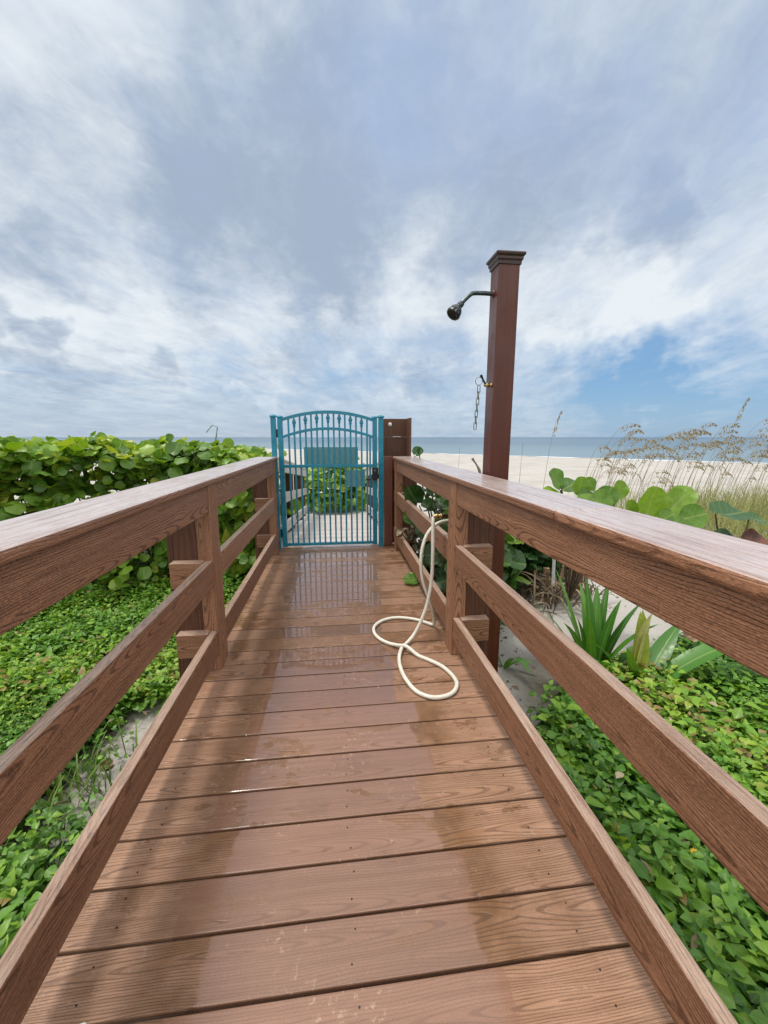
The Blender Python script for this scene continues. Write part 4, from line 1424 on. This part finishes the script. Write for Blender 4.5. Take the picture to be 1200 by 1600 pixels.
fp = flower_proto()
FL = [(1060, 1121, 1.95, 1.0, 'yellow daisy-like flower in the creeper below the lily with the bud'),
      (1085, 1332, 1.16, .72, 'yellow flower nearest the camera, in the creeper under the middle rail'),
      (1125, 1043, 2.45, 1.25, 'pale yellow flower in the creeper just under the top rail near the dead leaf'),
      (265, 1042, 2.80, 1.2, 'yellow flower in the creeper outside the hedge-side railing post'),
      (930, 1230, 1.35, .45, 'very small yellow flower bud in the creeper next to the bottom rail'),
      (405, 905, 4.0, .9, 'small pale flower at the hedge foot under the hedge-side top rail')]
for i, (px, py, Y, s, lab) in enumerate(FL):
    f = fp if i == 0 else copy_tree(fp)
    f.location = at(px, py, Y) if i < 5 else at(160, 908, 4.6)
    f.scale = (s, s, s)
    f.rotation_euler = (R(38), R(random.uniform(-10, 10)), random.uniform(0, 6))
    tag(f, lab, 'flower', 'yellow flowers in the creeper')


# grass -------------------------------------------------------------------------------
def grass(name, X, Y, hmin, hmax, wd, key, lab, base=None, curl=(.3, 1.5), up=(1.0, 1.5)):
    specs, tn = [], []
    for x, y in zip(X, Y):
        b = gz(x, y) if base is None else base
        specs.append(((x, y, b - .01), rng.uniform(0, 6.28), rng.uniform(hmin, hmax), wd * rng.uniform(.6, 1.3), rng.uniform(*up), rng.uniform(*curl), 4, rng.uniform(-.6, .6), .3))
        tn.append(float(np.clip(rng.normal(.5, .25), 0, 1)))
    o = blades(name, specs, M[key], None, tn)
    tag(o, lab, 'grass', None, 'stuff')
    return o


X = np.concatenate([rng.normal(-1.30, .10, 90), rng.normal(-1.75, .12, 40), rng.normal(-1.35, .2, 60)])
Y = np.concatenate([rng.normal(1.86, .16, 90), rng.normal(2.35, .15, 40), rng.normal(1.4, .2, 60)])
grass('grass_tuft', X, Y, .12, .34, .010, 'grassgreen', 'thin green grass blades at the edge of the creeper outside the hedge-side railing')
X = rng.normal(1.30, .07, 22); Y = rng.normal(2.22, .06, 22)
grass('grass_tuft', X, Y, .06, .16, .006, 'grassgreen', 'few short grass blades at the edge of the bare sand by the bottom rail', up=(.3, 1.2))
X = rng.uniform(-3.6, -1.1, 170); Y = rng.uniform(1.2, 4.2, 170)
grass('tall_grass_blades', X, Y, .25, .52, .007, 'grassgreen', 'thin grass blades standing up through the creeper carpet', up=(1.0, 1.5))
# dune grass behind the right railing: denser to the right
X, Y = [], []
while len(X) < 5200:
    x, y = rng.uniform(3.2, 11.5), rng.uniform(5.4, 9.0)
    az = x / y
    dens_ = np.interp(az, [.55, .66, .80, 1.0, 1.25], [.10, .30, .45, .75, 1.0]) * (.45 + .55 * (mnoise.noise(Vector((x * .9, y * .9, 2))) > -.15))
    if rng.uniform() < dens_: X.append(x); Y.append(y)
grass('dune_grass', X, Y, .35, .95, .010, 'grass', 'yellow-green fine dune grass on the sand beyond the shower-side handrail', curl=(.4, 2.0))


# sea oats ----------------------------------------------------------------------------
def sea_oat_proto(h, lean, droop, nspk, seed, spread=.09):
    r_ = np.random.default_rng(seed)
    root = empty('sea_oat', (0, 0, 0))
    pts = []
    for i in range(11):
        t = i / 10
        pts.append((lean * t ** 1.8 * h, 0, h * t - (droop * t ** 6) * .10 * h))
    tip = Vector(pts[-1]); d0 = (tip - Vector(pts[-2])).normalized()
    rach = [tip]
    el = math.asin(d0.z)
    p = tip.copy()
    for i in range(9):
        el -= droop * .17
        p = p + Vector((math.cos(el), 0, math.sin(el))) * .050
        rach.append(p.copy())
    so = MB().tube(catmull(pts, 2) + rach[1:], [.0042 - .00009 * i for i in range(30)], 5, False).build('stalk', M['oat'], root)
    at_ = so.data.attributes.new('tint', 'FLOAT', 'POINT'); at_.data.foreach_set('value', [.18] * len(so.data.vertices))
    pos, dr, nr_ = [], [], []
    for k_ in range(nspk):
        q = r_.uniform(.05, 1) * (len(rach) - 1)
        i = min(int(q), len(rach) - 2)
        b_ = rach[i].lerp(rach[i + 1], q - i)
        sd_ = r_.choice([-1, 1])
        fall = r_.uniform(0, spread) * (1 - .75 * q / 9)
        off = Vector((fall * .55, sd_ * fall * .35, -fall))
        pos.append(b_ + off); dr.append((r_.normal(.75, .2), sd_ * abs(r_.normal(.2, .15)), r_.normal(-.6, .25))); nr_.append(r_.normal(0, 1, 3))
    tmp = (np.array([(0, 0, 0), (.22, .4, .03), (.16, .75, .03), (0, 1, 0), (-.16, .75, .03), (-.22, .4, .03)]), np.array([(0, 1, 2), (0, 2, 3), (0, 3, 4), (0, 4, 5)]), np.zeros((6, 2)))
    scatter('seed_head', tmp, orient(np.array(dr), np.array(nr_)), np.array([tuple(q) for q in pos]), r_.uniform(.026, .044, nspk), np.clip(r_.normal(.45, .3, nspk), 0, 1), M['oat'], root)
    # a few long dry leaves low down
    sp2 = []
    for _ in range(4):
        sp2.append(((r_.normal(0, .02), r_.normal(0, .02), .02), r_.uniform(-1.2, 1.2), r_.uniform(.5, .95), .009, r_.uniform(1.1, 1.45), r_.uniform(.3, 1.4), 6, 0.3, .3))
    blades('leaf', sp2, M['grass'], root, list(r_.uniform(.2, .9, 4)))
    return root


protos = [sea_oat_proto(1.75, .22, 1.0, 70, 1), sea_oat_proto(1.9, .28, .85, 80, 2), sea_oat_proto(1.6, .18, 1.25, 60, 3), sea_oat_proto(1.85, .10, .25, 60, 4, .05), sea_oat_proto(1.5, .32, 1.35, 56, 5)]
used = set()


def oat(proto, x, y, sc_, rz, lab, grp):
    o = protos[proto] if proto not in used else copy_tree(protos[proto])
    used.add(proto)
    o.location = (x, y, gz(x, y) - .02); o.scale = (sc_,) * 3; o.rotation_euler = (0, 0, rz)
    return tag(o, lab, 'sea oat', grp)


GRP = 'sea oats leaning in the wind beyond the shower-side handrail'
LABO = 'sea oat stalk with drooping seed head leaning over the dune grass beyond the shower-side handrail'
for i in range(98):
    px = random.choice([random.uniform(895, 990), random.uniform(930, 1200), random.uniform(1020, 1200)])
    Y = random.uniform(6.2, 8.2)
    p = at(px, 800, Y)
    oat(random.choice([0, 0, 1, 1, 2, 2, 4]), p.x, p.y, random.uniform(.82, 1.10) * Y / 7.2, random.uniform(-.5, .4), LABO, GRP)
p = at(1112, 800, 6.8); oat(3, p.x, p.y, 1.12, 0, 'tallest upright dark sea oat stalk rising above the other sea oats', GRP)
p = at(843, 800, 6.6); oat(3, p.x, p.y, 1.02, .4, 'lone upright sea oat stalk on the sand just right of the shower post', 'lone sea oats near the shower post')
p = at(1190, 800, 6.0); oat(1, p.x, p.y, 1.04, -.2, 'big drooping sea oat head at the picture edge above the sea line', GRP)
# thin bare stalks near post
for (px, py, Y, h, lab) in ((808, 760, 6.5, 1.55, 'bare thin grass stem touching the sea line beside the shower post'),
                            (713, 740, 7.5, 1.45, 'thin bare grass stem on the beach between the wooden screen and the shower post')):
    b = at(px, 800, Y); b.z = gz(b.x, b.y)
    t_ = at(px + 3, 683, Y)
    o = MB().tube(catmull([b, (b.x, b.y, b.z + h * .5), (b.x + .03, b.y, b.z + h + .12)], 4), [.005 - .0004 * i for i in range(9)], 5, False).build('grass_stem', M['stem'])
    tag(o, lab, 'grass stem')
# seed heads behind the hedge
LABH = 'thin drooping seed head just showing over the top of the round-leaf hedge'
for px, Y, s_ in ((60, 9.6, 1.12), (120, 9.8, 1.05), (135, 10.2, 1.05), (168, 9.8, 1.12), (182, 10.3, 1.10), (228, 10.1, 1.05), (312, 10.4, 1.03)):
    p = at(px, 700, Y)
    oat(random.choice([2, 4]), p.x, p.y, s_, random.uniform(2.3, 3.6), LABH, 'seed heads over the hedge')
p = at(336, 700, 8.5)
lr = empty('reed_stalk', (p.x, p.y, -.5), 'tall reed with a sharply bent leaf sticking up out of the hedge', 'reed')
blades('leaf', [((p.x, p.y, -.5), R(80), 2.0, .03, R(88), .1, 8, .2), ((p.x + .05, p.y, -.5), R(20), 1.85, .03, R(86), .1, 8, .2)], M['strap'], lr, [.1, .3])
MB().tube([at(336, 690, 8.5), at(340, 668, 8.5), at(332, 664, 8.5), at(322, 676, 8.5)], .008, 5).build('bent_leaf', M['greenstem'], lr)
# driftwood tip seen between railing and post
b = at(752, 745, 3.6)
dw = MB().tube(catmull([(b.x + .12, b.y, .35), tuple(b), tuple(at(738, 716, 3.6))], 4), [.010 + .004 * math.sin(i * 1.7) for i in range(9)], 6).build('dry_twig', M['drift'])
tag(dw, 'grey dry forked twig rising over the handrail beside the shower post', 'twig')
